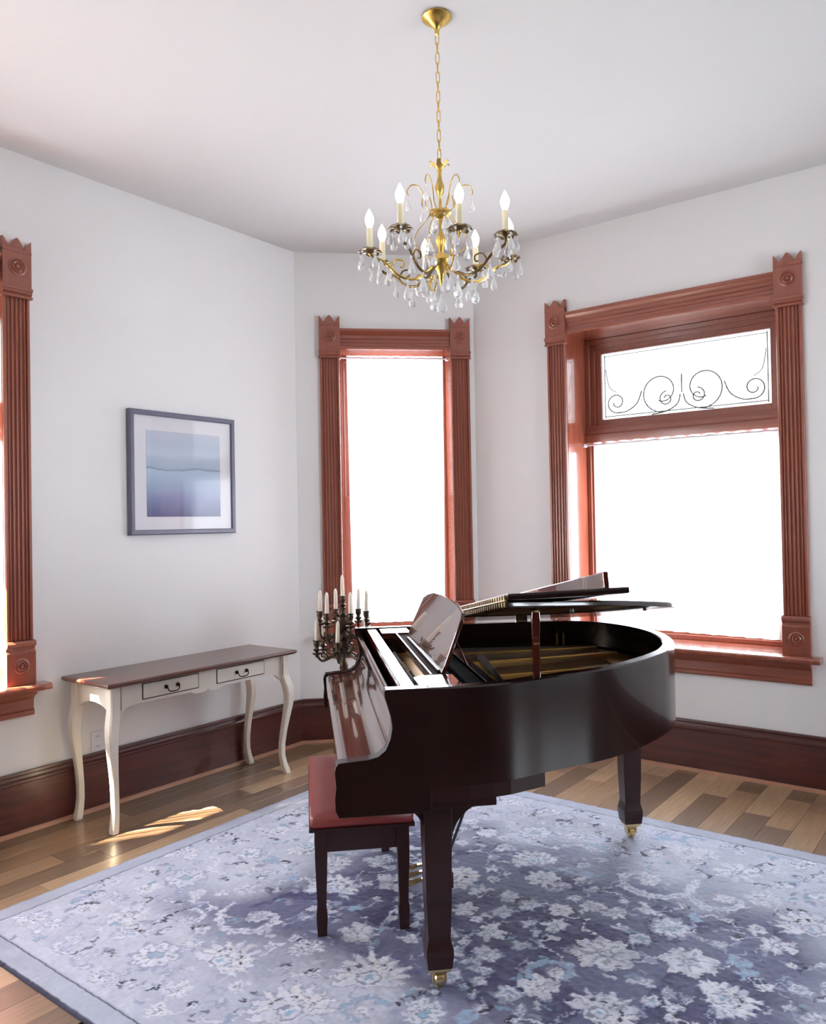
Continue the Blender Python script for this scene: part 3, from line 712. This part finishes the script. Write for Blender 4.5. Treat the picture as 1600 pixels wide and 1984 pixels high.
# ------------------------------------------------------------------ bench
def bench():
    t = empty('piano_bench', PT @ Vector((.112, .832, 0)), PA, 'dark wooden piano bench with padded red leather seat beside the keyboard', 'bench')
    hx, hy = .188, .385
    rr_ = []
    for off, z in ((-.004, .408), (0, .414), (.001, .440), (-.006, .450), (-.022, .456), (-.06, .4585)):
        x, y = hx+off, hy+off; c = .012
        rr_.append([(-x+c, -y, z), (x-c, -y, z), (x, -y+c, z), (x, y-c, z), (x-c, y, z), (-x+c, y, z), (-x, y-c, z), (-x, -y+c, z)])
    MB().loft(rr_).obj('cushion', 'leather', t, ang=60)
    box('seat_board', 'bench_wood', t, -hx-.004, hx+.004, -hy-.004, hy+.004, .396, .408, bevel=.002)
    lx, ly_ = .150, .350
    fr = MB().box(-lx-.015, lx+.015, -ly_-.016, -ly_+.004, .315, .396).box(-lx-.015, lx+.015, ly_-.004, ly_+.016, .315, .396)
    fr.box(-lx-.016, -lx+.004, -ly_, ly_, .315, .396).box(lx-.004, lx+.016, -ly_, ly_, .315, .396)
    fr.obj('apron', 'bench_wood', t, smooth=False, bevel=.002)
    for sx in (-1, 1):
        for sy in (-1, 1):
            r = [[(sx*lx-h_, sy*ly_-h_, z), (sx*lx+h_, sy*ly_-h_, z), (sx*lx+h_, sy*ly_+h_, z), (sx*lx-h_, sy*ly_+h_, z)]
                 for z, h_ in ((.396, .0225), (.30, .0225), (.115, .0165), (.100, .0195), (.080, .0205), (.030, .0175), (.0135, .017))]
            MB().loft(r).obj('leg', 'bench_wood', t, smooth=False, bevel=.002)
bench()

# ------------------------------------------------------------------ candelabra with candles
def candelabra():
    cx_, cy_ = -2.972, 3.222
    t = empty('candelabra', (cx_, cy_, .0125), .0, 'tall dark bronze floor candelabra with tiered arms behind the piano keyboard', 'candelabra')
    col = [(0, .0), (.15, 0), (.155, .012), (.14, .024), (.10, .034), (.05, .05), (.024, .08), (.018, .12), (.026, .14), (.016, .17), (.013, .30), (.013, .40), (.024, .42), (.026, .44), (.014, .46), (.012, .60),
           (.013, .68), (.024, .70), (.020, .735), (.012, .75), (.014, .775), (.028, .80), (.040, .83), (.034, .86), (.018, .88), (.016, .905), (.036, .925), (.044, .955), (.036, .985), (.018, 1.0), (.014, 1.02), (.018, 1.035), (.0, 1.04)]
    MB().lathe(col, 20).obj('column', 'bronze', t)
    cups = [(.0055, 0), (.010, .004), (.018, .010), (.021, .014), (.012, .020), (.010, .026), (.015, .034), (.0165, .046), (.0155, .056), (.021, .060), (.021, .064), (.012, .064), (.012, .046), (0, .046)]
    leaf = [(.006, 0), (.018, .003), (.026, .011), (.027, .016), (.017, .010), (.006, .008)]
    spots = []
    def arm_(a, R, zroot, zlow, zcup):
        ca, sa = math.cos(a), math.sin(a)
        P = lambda r_, z_: (r_*ca, r_*sa, z_)
        b_ = MB().tube(bez([P(.015, zroot), P(R*.35, zroot-.012), P(R*.55, zlow+.01), P(R*.80, zlow), P(R*.98, zlow+.028), P(R, zcup-.02), P(R, zcup)], 6), .0076, 8)
        b_.tube(bez([P(R*.55, zlow+.012), P(R*.66, zlow+.035), P(R*.80, zlow+.040), P(R*.82, zlow+.022), P(R*.72, zlow+.020)], 5), .004, 6)
        b_.lathe(leaf, 10, T=Matrix.Translation(P(R, zcup-.022)))
        b_.lathe([(0, 0), (.010, .006), (.006, .014), (0, .016)], 8, T=Matrix.Translation(P(R, zcup-.035)))
        b_.lathe(cups, 16, T=Matrix.Translation(P(R, zcup-.004)))
        b_.obj('arm', 'bronze', t); spots.append((cx_+R*ca, cy_+R*sa, zcup+.0575))
    view = math.atan2(cy_, cx_)       # direction away from the camera
    for k_ in range(6): arm_(view+pi+math.radians(18+60*k_), .130, .905, .855, .955)
    for k_ in range(6): arm_(view+pi+math.radians(-12+60*k_), .152, .790, .752, .805)
    MB().lathe(cups, 16, T=Matrix.Translation((0, 0, 1.035))).obj('top_cup', 'bronze', t)
    # ornamental leaf collars
    for z_, R in ((.865, .075), (.80, .085), (.99, .05)):
        lf = MB()
        for k_ in range(8):
            a = 2*pi*k_/8
            T = Matrix.Translation((0, 0, z_)) @ Matrix.Rotation(a, 4, 'Z')
            lf.loft([[(x1, -w_, z1), (x1, w_, z1), (x1, w_*.6, z1+.004), (x1, -w_*.6, z1+.004)] for x1, w_, z1 in ((.02, .006, -.02), (R*.5, .016, -.012), (R*.8, .013, .004), (R, .003, .022))], T=T)
        lf.obj('leaf_collar', 'bronze', t)
    return spots, view
spots, view = candelabra()
spots.append((-2.972, 3.222, 1.035+.0615))
cm = MB().lathe([(0, 0), (.0112, 0), (.0108, .06), (.0096, .112), (.006, .124), (.002, .129), (0, .130)], 14)
wick = MB().tube([(0, 0, .128), (.001, 0, .137)], .001, 5)
lab_up = ['nearest', 'right-hand front', 'right-hand rear', 'rear', 'left-hand rear', 'left-hand front']
c0 = None
Rv = Vector((RT.x, RT.y)); Fv = Vector((FW.x, FW.y))
info = []
for i, (x_, y_, z_) in enumerate(spots):
    d = Vector((x_+2.972, y_-3.222)); info.append((i, d @ Rv if False else d.dot(Rv), d.dot(Fv)))
def rank(idx):
    s_ = sorted(idx, key=lambda i: info[i][1]); nm = ['leftmost', 'second from the left', 'third from the left', 'fourth from the left', 'fifth from the left', 'rightmost']
    return {i: nm[k_] for k_, i in enumerate(s_)}
ru, rl = rank(range(6)), rank(range(6, 12))
for i, (x_, y_, z_) in enumerate(spots):
    if i < 6: lb = 'cream taper candle, %s on the upper tier of the candelabra' % ru[i]
    elif i < 12: lb = 'cream taper candle, %s on the lower tier of the candelabra' % rl[i]
    else: lb = 'cream taper candle at the very top of the candelabra'
    if c0 is None: o = cm.obj('candle', 'wax'); c0 = o; w0 = wick.obj('wick', 'hole', o)
    else:
        o = c0.copy(); C.objects.link(o); copy(w0, o)
    o.location = (x_, y_, z_); tag(o, lb, 'candle', 'candles on the candelabra')
    o.rotation_euler = (rng.uniform(-.05, .05), rng.uniform(-.05, .05), rng.uniform(0, 6))
c0.rotation_euler = (0, 0, 0)

# ------------------------------------------------------------------ chandelier
def chandelier():
    X, Y = -1.705, 2.424
    t = empty('chandelier', (X, Y, H), 0, 'brass chandelier with eight lit candle bulbs and crystal drops above the piano', 'chandelier')
    Z = lambda z: z-H
    MB().lathe([(.0, Z(H-.0005)), (.056, Z(H-.0005)), (.057, Z(H-.006)), (.048, Z(H-.016)), (.030, Z(H-.028)), (.014, Z(H-.042)), (.009, Z(H-.055)), (.009, Z(H-.066)), (0, Z(H-.067))], 28).obj('canopy', 'chand_brass', t)
    # chain
    z = H-.066; n = 13; Lk = (H-.066-2.868)/n; lk = None
    for i in range(n):
        if lk is None:
            hl_, hw_ = Lk*.62, .0065
            pts = [(hw_*math.cos(a), 0, (hl_-hw_)*(1 if math.sin(a) >= 0 else -1)+hw_*math.sin(a)) for a in [2*pi*(k+.5)/16 for k in range(16)]]
            lk = MB().tube(pts, .0017, 6, closed=True).obj('chain_link', 'chand_brass', t); o = lk
        else: o = copy(lk, t)
        o.location = (0, 0, Z(z-Lk*(i+.5))); o.rotation_euler = (0, 0, math.radians(20+90*(i % 2)))
    # stem
    MB().lathe([(0, Z(2.872)), (.006, Z(2.868)), (.008, Z(2.855)), (.020, Z(2.842)), (.010, Z(2.832)), (.007, Z(2.81)), (.010, Z(2.79)), (.018, Z(2.765)), (.014, Z(2.742)), (.006, Z(2.73)), (.006, Z(2.69)), (.012, Z(2.68)),
                (.040, Z(2.672)), (.042, Z(2.664)), (.030, Z(2.652)), (.008, Z(2.644)), (.006, Z(2.60)), (.012, Z(2.585)), (.020, Z(2.56)), (.012, Z(2.53)), (.010, Z(2.515)), (.034, Z(2.50)), (.040, Z(2.485)), (.034, Z(2.465)), (.020, Z(2.447)), (.012, Z(2.43)), (.008, Z(2.405)), (.002, Z(2.388)), (0, Z(2.386))], 20).obj('stem', 'chand_brass', t)
    cr = MB()
    for k in range(6):
        T = Matrix.Rotation(2*pi*k/6, 4, 'Z')
        cr.loft([[(x, -w_, Z(z_)), (x, w_, Z(z_)), (x, w_*.4, Z(z_)+.002), (x, -w_*.4, Z(z_)+.002)] for x, w_, z_ in ((.008, .006, 2.838), (.022, .009, 2.846), (.036, .006, 2.858), (.044, .001, 2.852))], T=T)
    cr.obj('leaf_crown', 'chand_brass', t)
    body = MB().lathe([(.006, 0), (.0085, .010), (.0085, .022), (0, .024)], 6)
    drop = MB().lathe([(0, 0), (.003, -.003), (.0048, -.014), (.0105, -.027), (.0138, -.039), (.0105, -.051), (0, -.056)], 7)
    bead = [(0, .016), (.004, .013), (.005, .009), (.004, .005), (0, .002)]
    drop.lathe(bead[::-1], 6); dm_ = [None, None]
    big = MB().lathe([(0, 0), (.004, -.005), (.006, -.018), (.0145, -.036), (.019, -.051), (.0145, -.066), (0, -.073)], 7); big.lathe([(r_*1.2, z_*1.4+.001) for r_, z_ in bead[::-1]], 6)
    def hang(par, x, y, z, sz=0, s=1):
        if dm_[sz] is None: o = (drop, big)[sz].obj('crystal_drop', 'crystal', par, ang=20); dm_[sz] = o
        else: o = copy(dm_[sz], par)
        o.location = (x, y, z-.018*s); o.scale = (s, s, s); o.rotation_euler = (0, 0, rng.uniform(0, 6)); return o
    va = math.atan2(Y, X)+pi        # toward camera
    sleeve = bulb = None
    for k in range(8):
        a = va+math.radians(14+45*k); ca, sa = math.cos(a), math.sin(a); R = .270; zc = 2.518+(.012 if k % 2 else -.008)
        P = lambda r_, z_: (r_*ca, r_*sa, Z(z_))
        b_ = MB().tube(bez([P(.026, 2.475), P(.06, 2.440), P(.11, 2.412), P(.165, 2.425), P(.215, 2.470), P(.252, 2.485), P(R, 2.498), P(R, zc-.006)], 7), .0052, 8)
        b_.tube(bez([P(.165, 2.425), P(.19, 2.452), P(.175, 2.480), P(.145, 2.478), P(.145, 2.458), P(.158, 2.455)], 5), .0034, 6)
        am = b_.obj('arm', 'chand_backlit' if k % 2 else 'chand_brass', t)
        # scalloped bobeche
        rings = []
        for rr_, zz in ((.010, -.010), (.022, -.002), (.036, .002), (.043, .0), (.037, .006), (.020, .004), (.008, .006)):
            rings.append([(R*ca+rr_*(1+(.10 if rr_ > .03 else 0)*math.cos(8*q))*math.cos(q), R*sa+rr_*(1+(.10 if rr_ > .03 else 0)*math.cos(8*q))*math.sin(q), Z(zc)+zz-(.006*abs(math.cos(4*q)) if rr_ > .03 else 0)) for q in [2*pi*j/32 for j in range(32)]])
        MB().loft(rings).obj('drip_pan', 'chand_backlit', am, ang=50)
        if sleeve is None:
            sleeve = MB().lathe([(0, 0), (.0115, 0), (.0115, .076), (.009, .080), (0, .080)], 16).obj('candle_sleeve', 'sleeve', am)
            bulb = MB().lathe([(0, .078), (.008, .080), (.0125, .092), (.0165, .106), (.0165, .116), (.012, .130), (.006, .142), (.0015, .151), (0, .152)], 16).obj('bulb', 'bulb', am)
            s_, u_ = sleeve, bulb
        else: s_, u_ = copy(sleeve, am), copy(bulb, am)
        s_.location = u_.location = (R*ca, R*sa, Z(zc)+.004)
        for q in range(5):
            aa = a+2*pi*(q+.5)/5; hang(am, R*ca+.040*math.cos(aa), R*sa+.040*math.sin(aa), Z(zc)-.004, 0, .82+.2*rng.random())
        hang(am, *P(.13, 2.412), 1, .9); hang(am, *P(.205, 2.455), 0, 1)
        if k % 2 == 0: hang(am, *P(.062, 2.436), 1, 1)
    # upper scrolls with hanging crystals
    for k in range(6):
        a = va+math.radians(35+60*k); ca, sa = math.cos(a), math.sin(a); P = lambda r_, z_: (r_*ca, r_*sa, Z(z_))
        am = MB().tube(bez([P(.030, 2.672), P(.052, 2.690), (P(.060, 2.73)), P(.082, 2.768), P(.108, 2.772), P(.124, 2.748), P(.120, 2.735)], 6), .0022, 6)
        am.tube(bez([P(.036, 2.664), P(.060, 2.630), P(.085, 2.600), P(.100, 2.56), P(.085, 2.53), P(.060, 2.515)], 6), .0018, 6)
        am = am.obj('scroll_arm', 'chand_brass', t)
        hang(am, *P(.120, 2.735), 0, .9); hang(am, *P(.060, 2.515), 0, .9); hang(am, *P(.098, 2.56), 0, 1)
    for k in range(5):
        a = va+.5+2*pi*k/5; hang(t, .03*math.cos(a), .03*math.sin(a), Z(2.665), 0, 1)
    hang(t, 0, 0, Z(2.386), 1, 1.1)
chandelier()

# ------------------------------------------------------------------ rug
def rug():
    x0, x1, y0, y1 = RUG; st = .005
    nx, ny = int(round((x1-x0)/st)), int(round((y1-y0)/st))
    gx = x0+(np.arange(nx+1))*st; gy = y0+(np.arange(ny+1))*st
    A = np.zeros((ny+1, nx+1, 3))
    c = lambda h: np.array(lin(h)[:3])
    field, pale, light, mid, sky, dark, cream = c('3b3862'), c('bdc1d2'), c('d6d9e6'), c('989db8'), c('8fb0cc'), c('2a2c42'), c('dcdce4')
    def vnoise(s, seed):
        r2 = np.random.default_rng(seed); g = r2.random((int((y1-y0)/s)+3, int((x1-x0)/s)+3))
        u = (gx-x0)/s; v = (gy-y0)/s; iu = u.astype(int); iv = v.astype(int); fu = u-iu; fv = v-iv
        fu = fu*fu*(3-2*fu); fv = fv*fv*(3-2*fv)
        a = g[np.ix_(iv, iu)]*(1-fu)+g[np.ix_(iv, iu+1)]*fu; b = g[np.ix_(iv+1, iu)]*(1-fu)+g[np.ix_(iv+1, iu+1)]*fu
        return a*(1-fv[:, None])+b*fv[:, None]
    XX, YY = np.meshgrid(gx, gy)
    ed = np.minimum(np.minimum(XX-x0, x1-XX), np.minimum(YY-y0, y1-YY))
    n1 = vnoise(.22, 1); n2 = vnoise(.06, 2); n3 = vnoise(.015, 3)
    fade = np.clip((ed-.50+(n1-.5)*.35)/.34, 0, 1)[..., None]
    A[:] = pale*(1-fade)+field*fade
    A *= (.88+.18*n2+.08*n3)[..., None]
    A[:] = A*(1-.25*(n1[..., None] > .62))+.25*(n1[..., None] > .62)*mid
    def region(cx, cy, R):
        i0, i1 = np.searchsorted(gx, [cx-R, cx+R]); j0, j1 = np.searchsorted(gy, [cy-R, cy+R])
        if i1 <= i0 or j1 <= j0: return None
        return slice(j0, j1), slice(i0, i1), XX[j0:j1, i0:i1]-cx, YY[j0:j1, i0:i1]-cy
    def put(sl, m, col, k=1.):
        A[sl][m] = A[sl][m]*(1-k)+col*k
    def flower(cx, cy, R, n=8, rot=0, kind=0):
        g = region(cx, cy, R*1.15)
        if g is None: return
        sl = g[:2]; dx, dy = g[2], g[3]; r = np.hypot(dx, dy); a = np.arctan2(dy, dx)+rot
        pet = abs(np.cos(n*a/2)); sh = R*(.62+.38*pet**.7)
        if kind == 1: sh = R*(.55+.45*(1-abs(((a*n/2/pi) % 1)-.5)*2)**.8)
        put(sl, r < sh, cream if kind != 2 else mid)
        put(sl, (r < sh*.90) & (r > sh*.80), mid, .5)
        put(sl, (r < sh*.80), light)
        vein = (pet > .93) & (r > R*.25) & (r < R*.62)
        put(sl, vein, mid*.8 if kind else c('8d8f9c'), .85)
        put(sl, r < R*.27, mid*.75); put(sl, r < R*.19, sky if kind == 2 else light); put(sl, r < R*.08, dark if kind == 1 else mid)
    def curve(P, wd, col, outline=None):
        pts = bez([(p[0], p[1], 0) for p in P], 14)
        N_ = len(pts)
        for i, p in enumerate(pts):
            f = i/(N_-1); w_ = wd(f) if callable(wd) else wd
            g = region(p.x, p.y, w_+.012)
            if g is None: continue
            r = np.hypot(g[2], g[3])
            if outline is not None: put(g[:2], (r < w_+.005) & (r >= w_), outline, .9)
        for i, p in enumerate(pts):
            f = i/(N_-1); w_ = wd(f) if callable(wd) else wd
            g = region(p.x, p.y, w_+.003)
            if g is None: continue
            r = np.hypot(g[2], g[3]); put(g[:2], r < w_, col)
    def dots(cx, cy, R, n, a0, arc, s=.007):
        s = min(s, .0065); n = max(3, min(n, int(abs(arc)*R/.017)))
        for k in range(n):
            a = a0+arc*k/max(1, n-1); g = region(cx+R*math.cos(a), cy+R*math.sin(a), s*1.6)
            if g is None: continue
            r = np.hypot(g[2]*math.cos(a)+g[3]*math.sin(a), (g[3]*math.cos(a)-g[2]*math.sin(a))*.55); put(g[:2], r < s, dark)
    def scroll(cx, cy, R, rot, sg=1, col=None):
        P = []
        for k in range(13):
            f = k/12; a = rot+sg*f*5.0; q = R*(1-.78*f); P.append((cx+q*math.cos(a), cy+q*math.sin(a)))
        curve(P, lambda f: R*(.025+.055*math.sin(pi*min(1, f*1.1)))+.004*math.sin(f*60)**2, light if col is None else col, mid)
        curve(P, lambda f: R*.03*math.sin(pi*f), mid)
        for k in (2, 4, 6, 8):
            p = P[k]; a = rot+sg*k/12*5.0
            curve([p, (p[0]+R*.22*math.cos(a+sg*.7), p[1]+R*.22*math.sin(a+sg*.7))], lambda f: R*.05*math.sin(pi*min(1, .25+f*.75)), light)
    def palmette(cx, cy, R, rot):
        n = 11
        for k in range(n):
            a = rot-1.9+3.8*k/(n-1); q = R*(1-.18*abs(k-(n-1)/2)/((n-1)/2))
            curve([(cx, cy), (cx+.55*q*math.cos(a), cy+.55*q*math.sin(a)), (cx+q*math.cos(a), cy+q*math.sin(a))], lambda f: R*.13*math.sin(pi*min(1, .18+f*.82))+.002, cream if k % 2 else light, mid)
        g = region(cx, cy, R*.4); r = np.hypot(g[2], g[3]) if g else None
        if g: put(g[:2], r < R*.34, light); put(g[:2], (r < R*.26) & (r > R*.20), mid*.8); put(g[:2], r < R*.10, sky)
        dots(cx, cy, R*.52, 5, rot-1.0, 2.0, R*.05)
    # hand-placed motifs, then a scatter
    R2 = np.random.default_rng(5); placed = []
    def rgn(px, py):
        d = FW+RT*((px-800)/F_PX)-UP*((py-992)/F_PX); k = (.012-CAM_H)/d.z; return d.x*k, d.y*k
    HM = [('f', 1170, 1845, .115, 8), ('p', 1160, 1962, .13, 1.2), ('P', 715, 1893, .16, 2.2), ('f', 1335, 1862, .10, 7), ('P', 1395, 1935, .12, .6), ('f', 1300, 1797, .085, 9), ('f', 1050, 1700, .075, 8), ('P', 1035, 1668, .12, 2.4),
          ('f', 1035, 1612, .09, 8), ('f', 1045, 1910, .07, 6), ('f', 950, 1805, .062, 6), ('f', 945, 1845, .055, 6), ('f', 1150, 1755, .05, 6), ('f', 1192, 1768, .05, 6), ('f', 975, 1765, .05, 8), ('f', 1085, 1762, .05, 6), ('s', 1255, 1702, .20, .6), ('s', 1400, 1740, .15, 2.6),
          ('f', 1330, 1650, .075, 7), ('f', 1430, 1690, .10, 8), ('P', 1575, 1800, .14, 2.), ('f', 1480, 1740, .07, 7), ('f', 1505, 1830, .07, 6), ('f', 985, 1922, .05, 5), ('s', 1080, 1885, .10, 4.), ('f', 900, 1760, .055, 6), ('f', 870, 1890, .05, 6),
          ('P', 640, 1720, .13, 2.), ('P', 430, 1860, .14, 1.5), ('f', 300, 1850, .10, 8), ('P', 560, 1960, .16, 2.2), ('s', 500, 1775, .17, 3.), ('f', 360, 1700, .10, 8), ('s', 700, 1960, .09, 1.), ('f', 250, 1770, .09, 7), ('f', 820, 1960, .09, 8), ('f', 1420, 1610, .05, 6)]
    for kd, px, py, R, q in HM:
        x_, y_ = rgn(px, py); placed.append((x_, y_, R))
    for _ in range(5200):
        x_, y_ = R2.uniform(x0+.14, x1-.12), R2.uniform(y0+.14, y1-.12); R = R2.choice([.022, .03, .04, .055, .075, .10, .13])
        if all(math.hypot(x_-a, y_-b) > (R+r_)*.98 for a, b, r_ in placed): placed.append((x_, y_, R)); HM.append((R2.choice(['f', 'P', 'P', 's', 'P'] if R > .07 else ['f', 'f', 'g', 'd', 'l', 'P']), x_, y_, R, R2.uniform(5, 9)))
    # mid-tone leaves filling the ground
    for _ in range(900):
        x_, y_ = R2.uniform(x0+.12, x1-.1), R2.uniform(y0+.12, y1-.1); a = R2.uniform(0, 6.28); R = R2.uniform(.02, .05)
        cc = (mid*.8, mid, sky*.8, light*.8)[R2.integers(4)]
        curve([(x_, y_), (x_+.5*R*math.cos(a+.3), y_+.5*R*math.sin(a+.3)), (x_+R*math.cos(a), y_+R*math.sin(a))], lambda f: R*.20*math.sin(pi*min(1, .1+f*.9))+.001, cc)
    # vines between neighbours
    for i, (a, b, ra) in enumerate(placed):
        near = sorted(range(len(placed)), key=lambda j: math.hypot(placed[j][0]-a, placed[j][1]-b))[1:3]
        for j in near:
            if j < i and placed[i] : continue
            c_, d_, rb = placed[j]; mx_, my_ = (a+c_)/2+(d_-b)*.25, (b+d_)/2-(c_-a)*.25
            curve([(a, b), (mx_, my_), (c_, d_)], .0042, mid*1.15 if i % 3 else light)
    for i, (kd, px, py, R, q) in enumerate(HM):
        x_, y_, _ = placed[i]
        if kd == 'f': flower(x_, y_, R, int(q), q*1.7, i % 3)
        elif kd == 'l':
            for da in (0, 1.1, 2.2, 3.3): curve([(x_, y_), (x_+R*math.cos(q+da), y_+R*math.sin(q+da))], lambda f: R*.22*math.sin(pi*min(1, .1+f*.9))+.001, light if i % 2 else sky, mid)
        elif kd == 'g': flower(x_, y_, R*.9, 5, q, 2); dots(x_, y_, R*.9, 4, q, 1.6, .009)
        elif kd == 'd': flower(x_, y_, R*.6, 6, q, 1); dots(x_, y_, R*.95, 5, q, 2.2, .010)
        elif kd == 's': scroll(x_, y_, R, q, 1 if i % 2 else -1, None if i % 3 else sky); flower(x_, y_, R*.28, 6, q)
        else: palmette(x_, y_, R, q)
        if i % 5 == 0: dots(x_, y_, R*1.05, 6, q, 1.5, .008)
    # hand-knotted irregularity: ragged motif edges, worn patches
    w1, w2 = vnoise(.028, 21)-.5, vnoise(.028, 22)-.5; w3, w4 = vnoise(.011, 23)-.5, vnoise(.011, 24)-.5
    jj, ii = np.meshgrid(np.arange(ny+1), np.arange(nx+1), indexing='ij')
    sj = np.clip(np.rint(jj+w1*3.6+w3*3.4).astype(int), 0, ny); si = np.clip(np.rint(ii+w2*3.6+w4*3.4).astype(int), 0, nx)
    A[:] = A[sj, si]
    wear = np.clip((vnoise(.05, 31)*.6+vnoise(.013, 32)*.5-.40), 0, .45)[..., None]
    base = pale*(1-fade)+field*fade
    A[:] = A*(1-wear)+(base*.55+mid*.45)*wear
    A *= (.93+.14*vnoise(.009, 33))[..., None]
    # outer bands
    m = ed < .095; A[m] = (c('a9afc2')*(.88+.2*n2[..., None]))[m]
    m = (ed > .089) & (ed < .0945); A[m] = dark*1.6
    m = (YY-y0 < .012); A[m] = dark*1.2
    m = (ed < .012) & (YY-y0 >= .012); A[m] = c('8f97b4')
    # mesh
    Z = .006+.0035*n3+.0022*np.clip(A.mean(2)*3-.4, 0, 1)
    Z = np.where(ed < .0025, .0012, Z)
    V = np.stack([XX, YY, Z], -1).reshape(-1, 3)
    idx = np.arange((nx+1)*(ny+1)).reshape(ny+1, nx+1)
    Fc = np.stack([idx[:-1, :-1], idx[:-1, 1:], idx[1:, 1:], idx[1:, :-1]], -1).reshape(-1, 4)
    me = bpy.data.meshes.new('area_rug'); me.vertices.add(len(V)); me.vertices.foreach_set('co', V.astype(np.float32).ravel())
    me.loops.add(Fc.size); me.loops.foreach_set('vertex_index', Fc.ravel().astype(np.int32))
    me.polygons.add(len(Fc)); me.polygons.foreach_set('loop_start', (np.arange(len(Fc))*4).astype(np.int32))
    me.polygons.foreach_set('loop_total', np.full(len(Fc), 4, np.int32)); me.update(); me.validate(); me.shade_smooth()
    ca = me.color_attributes.new('pile', 'FLOAT_COLOR', 'POINT')
    ca.data.foreach_set('color', np.concatenate([A.reshape(-1, 3), np.ones((len(V), 1))], 1).astype(np.float32).ravel())
    m, N, L, b = newmat('woven_pile'); vc = N.new('ShaderNodeVertexColor'); vc.layer_name = 'pile'
    L.new(vc.outputs[0], b.inputs['Base Color']); b.inputs['Roughness'].default_value = .62; b.inputs['Sheen Weight'].default_value = .15
    b.inputs['Sheen Roughness'].default_value = .4; b.inputs['Specular IOR Level'].default_value = .2
    nz = N.new('ShaderNodeTexNoise'); nz.inputs['Scale'].default_value = 420; tc = N.new('ShaderNodeTexCoord'); L.new(tc.outputs['Object'], nz.inputs['Vector'])
    bp = N.new('ShaderNodeBump'); bp.inputs['Strength'].default_value = .35; bp.inputs['Distance'].default_value = .003; L.new(nz.outputs['Fac'], bp.inputs['Height']); L.new(bp.outputs[0], b.inputs['Normal'])
    me.materials.append(m)
    o = bpy.data.objects.new('area_rug', me); C.objects.link(o)
    tag(o, 'blue and lavender floral patterned rug with pale border under the piano', 'rug')
rug()

# ------------------------------------------------------------------ daylight portals at the openings
def portal(org, rz, x0, x1, z0, z1):
    l = bpy.data.lights.new('opening_portal', 'AREA'); l.shape = 'RECTANGLE'; l.size = x1-x0; l.size_y = z1-z0; l.cycles.is_portal = True
    o = bpy.data.objects.new('opening_portal', l); C.objects.link(o)
    Tm = Matrix.Translation((*org, 0)) @ Matrix.Rotation(rz, 4, 'Z') @ Matrix.Translation(((x0+x1)/2, TH+.01, (z0+z1)/2)) @ Matrix.Rotation(-pi/2, 4, 'X')
    o.matrix_world = Tm
for org, rz, W in (((XL, 0), pi/2, W1), (P1, pi/4, W2), (P2, 0, W3)): portal(org, rz, W[0]+CW, W[1]-CW, Z0, Z1)
portal((XL, 0), pi/2, -2.7, -1.1, .3, 2.3); portal((XE, YR), -pi/2, .85, 1.85, .6, 2.85)  # portals of the two unseen openings added for room light
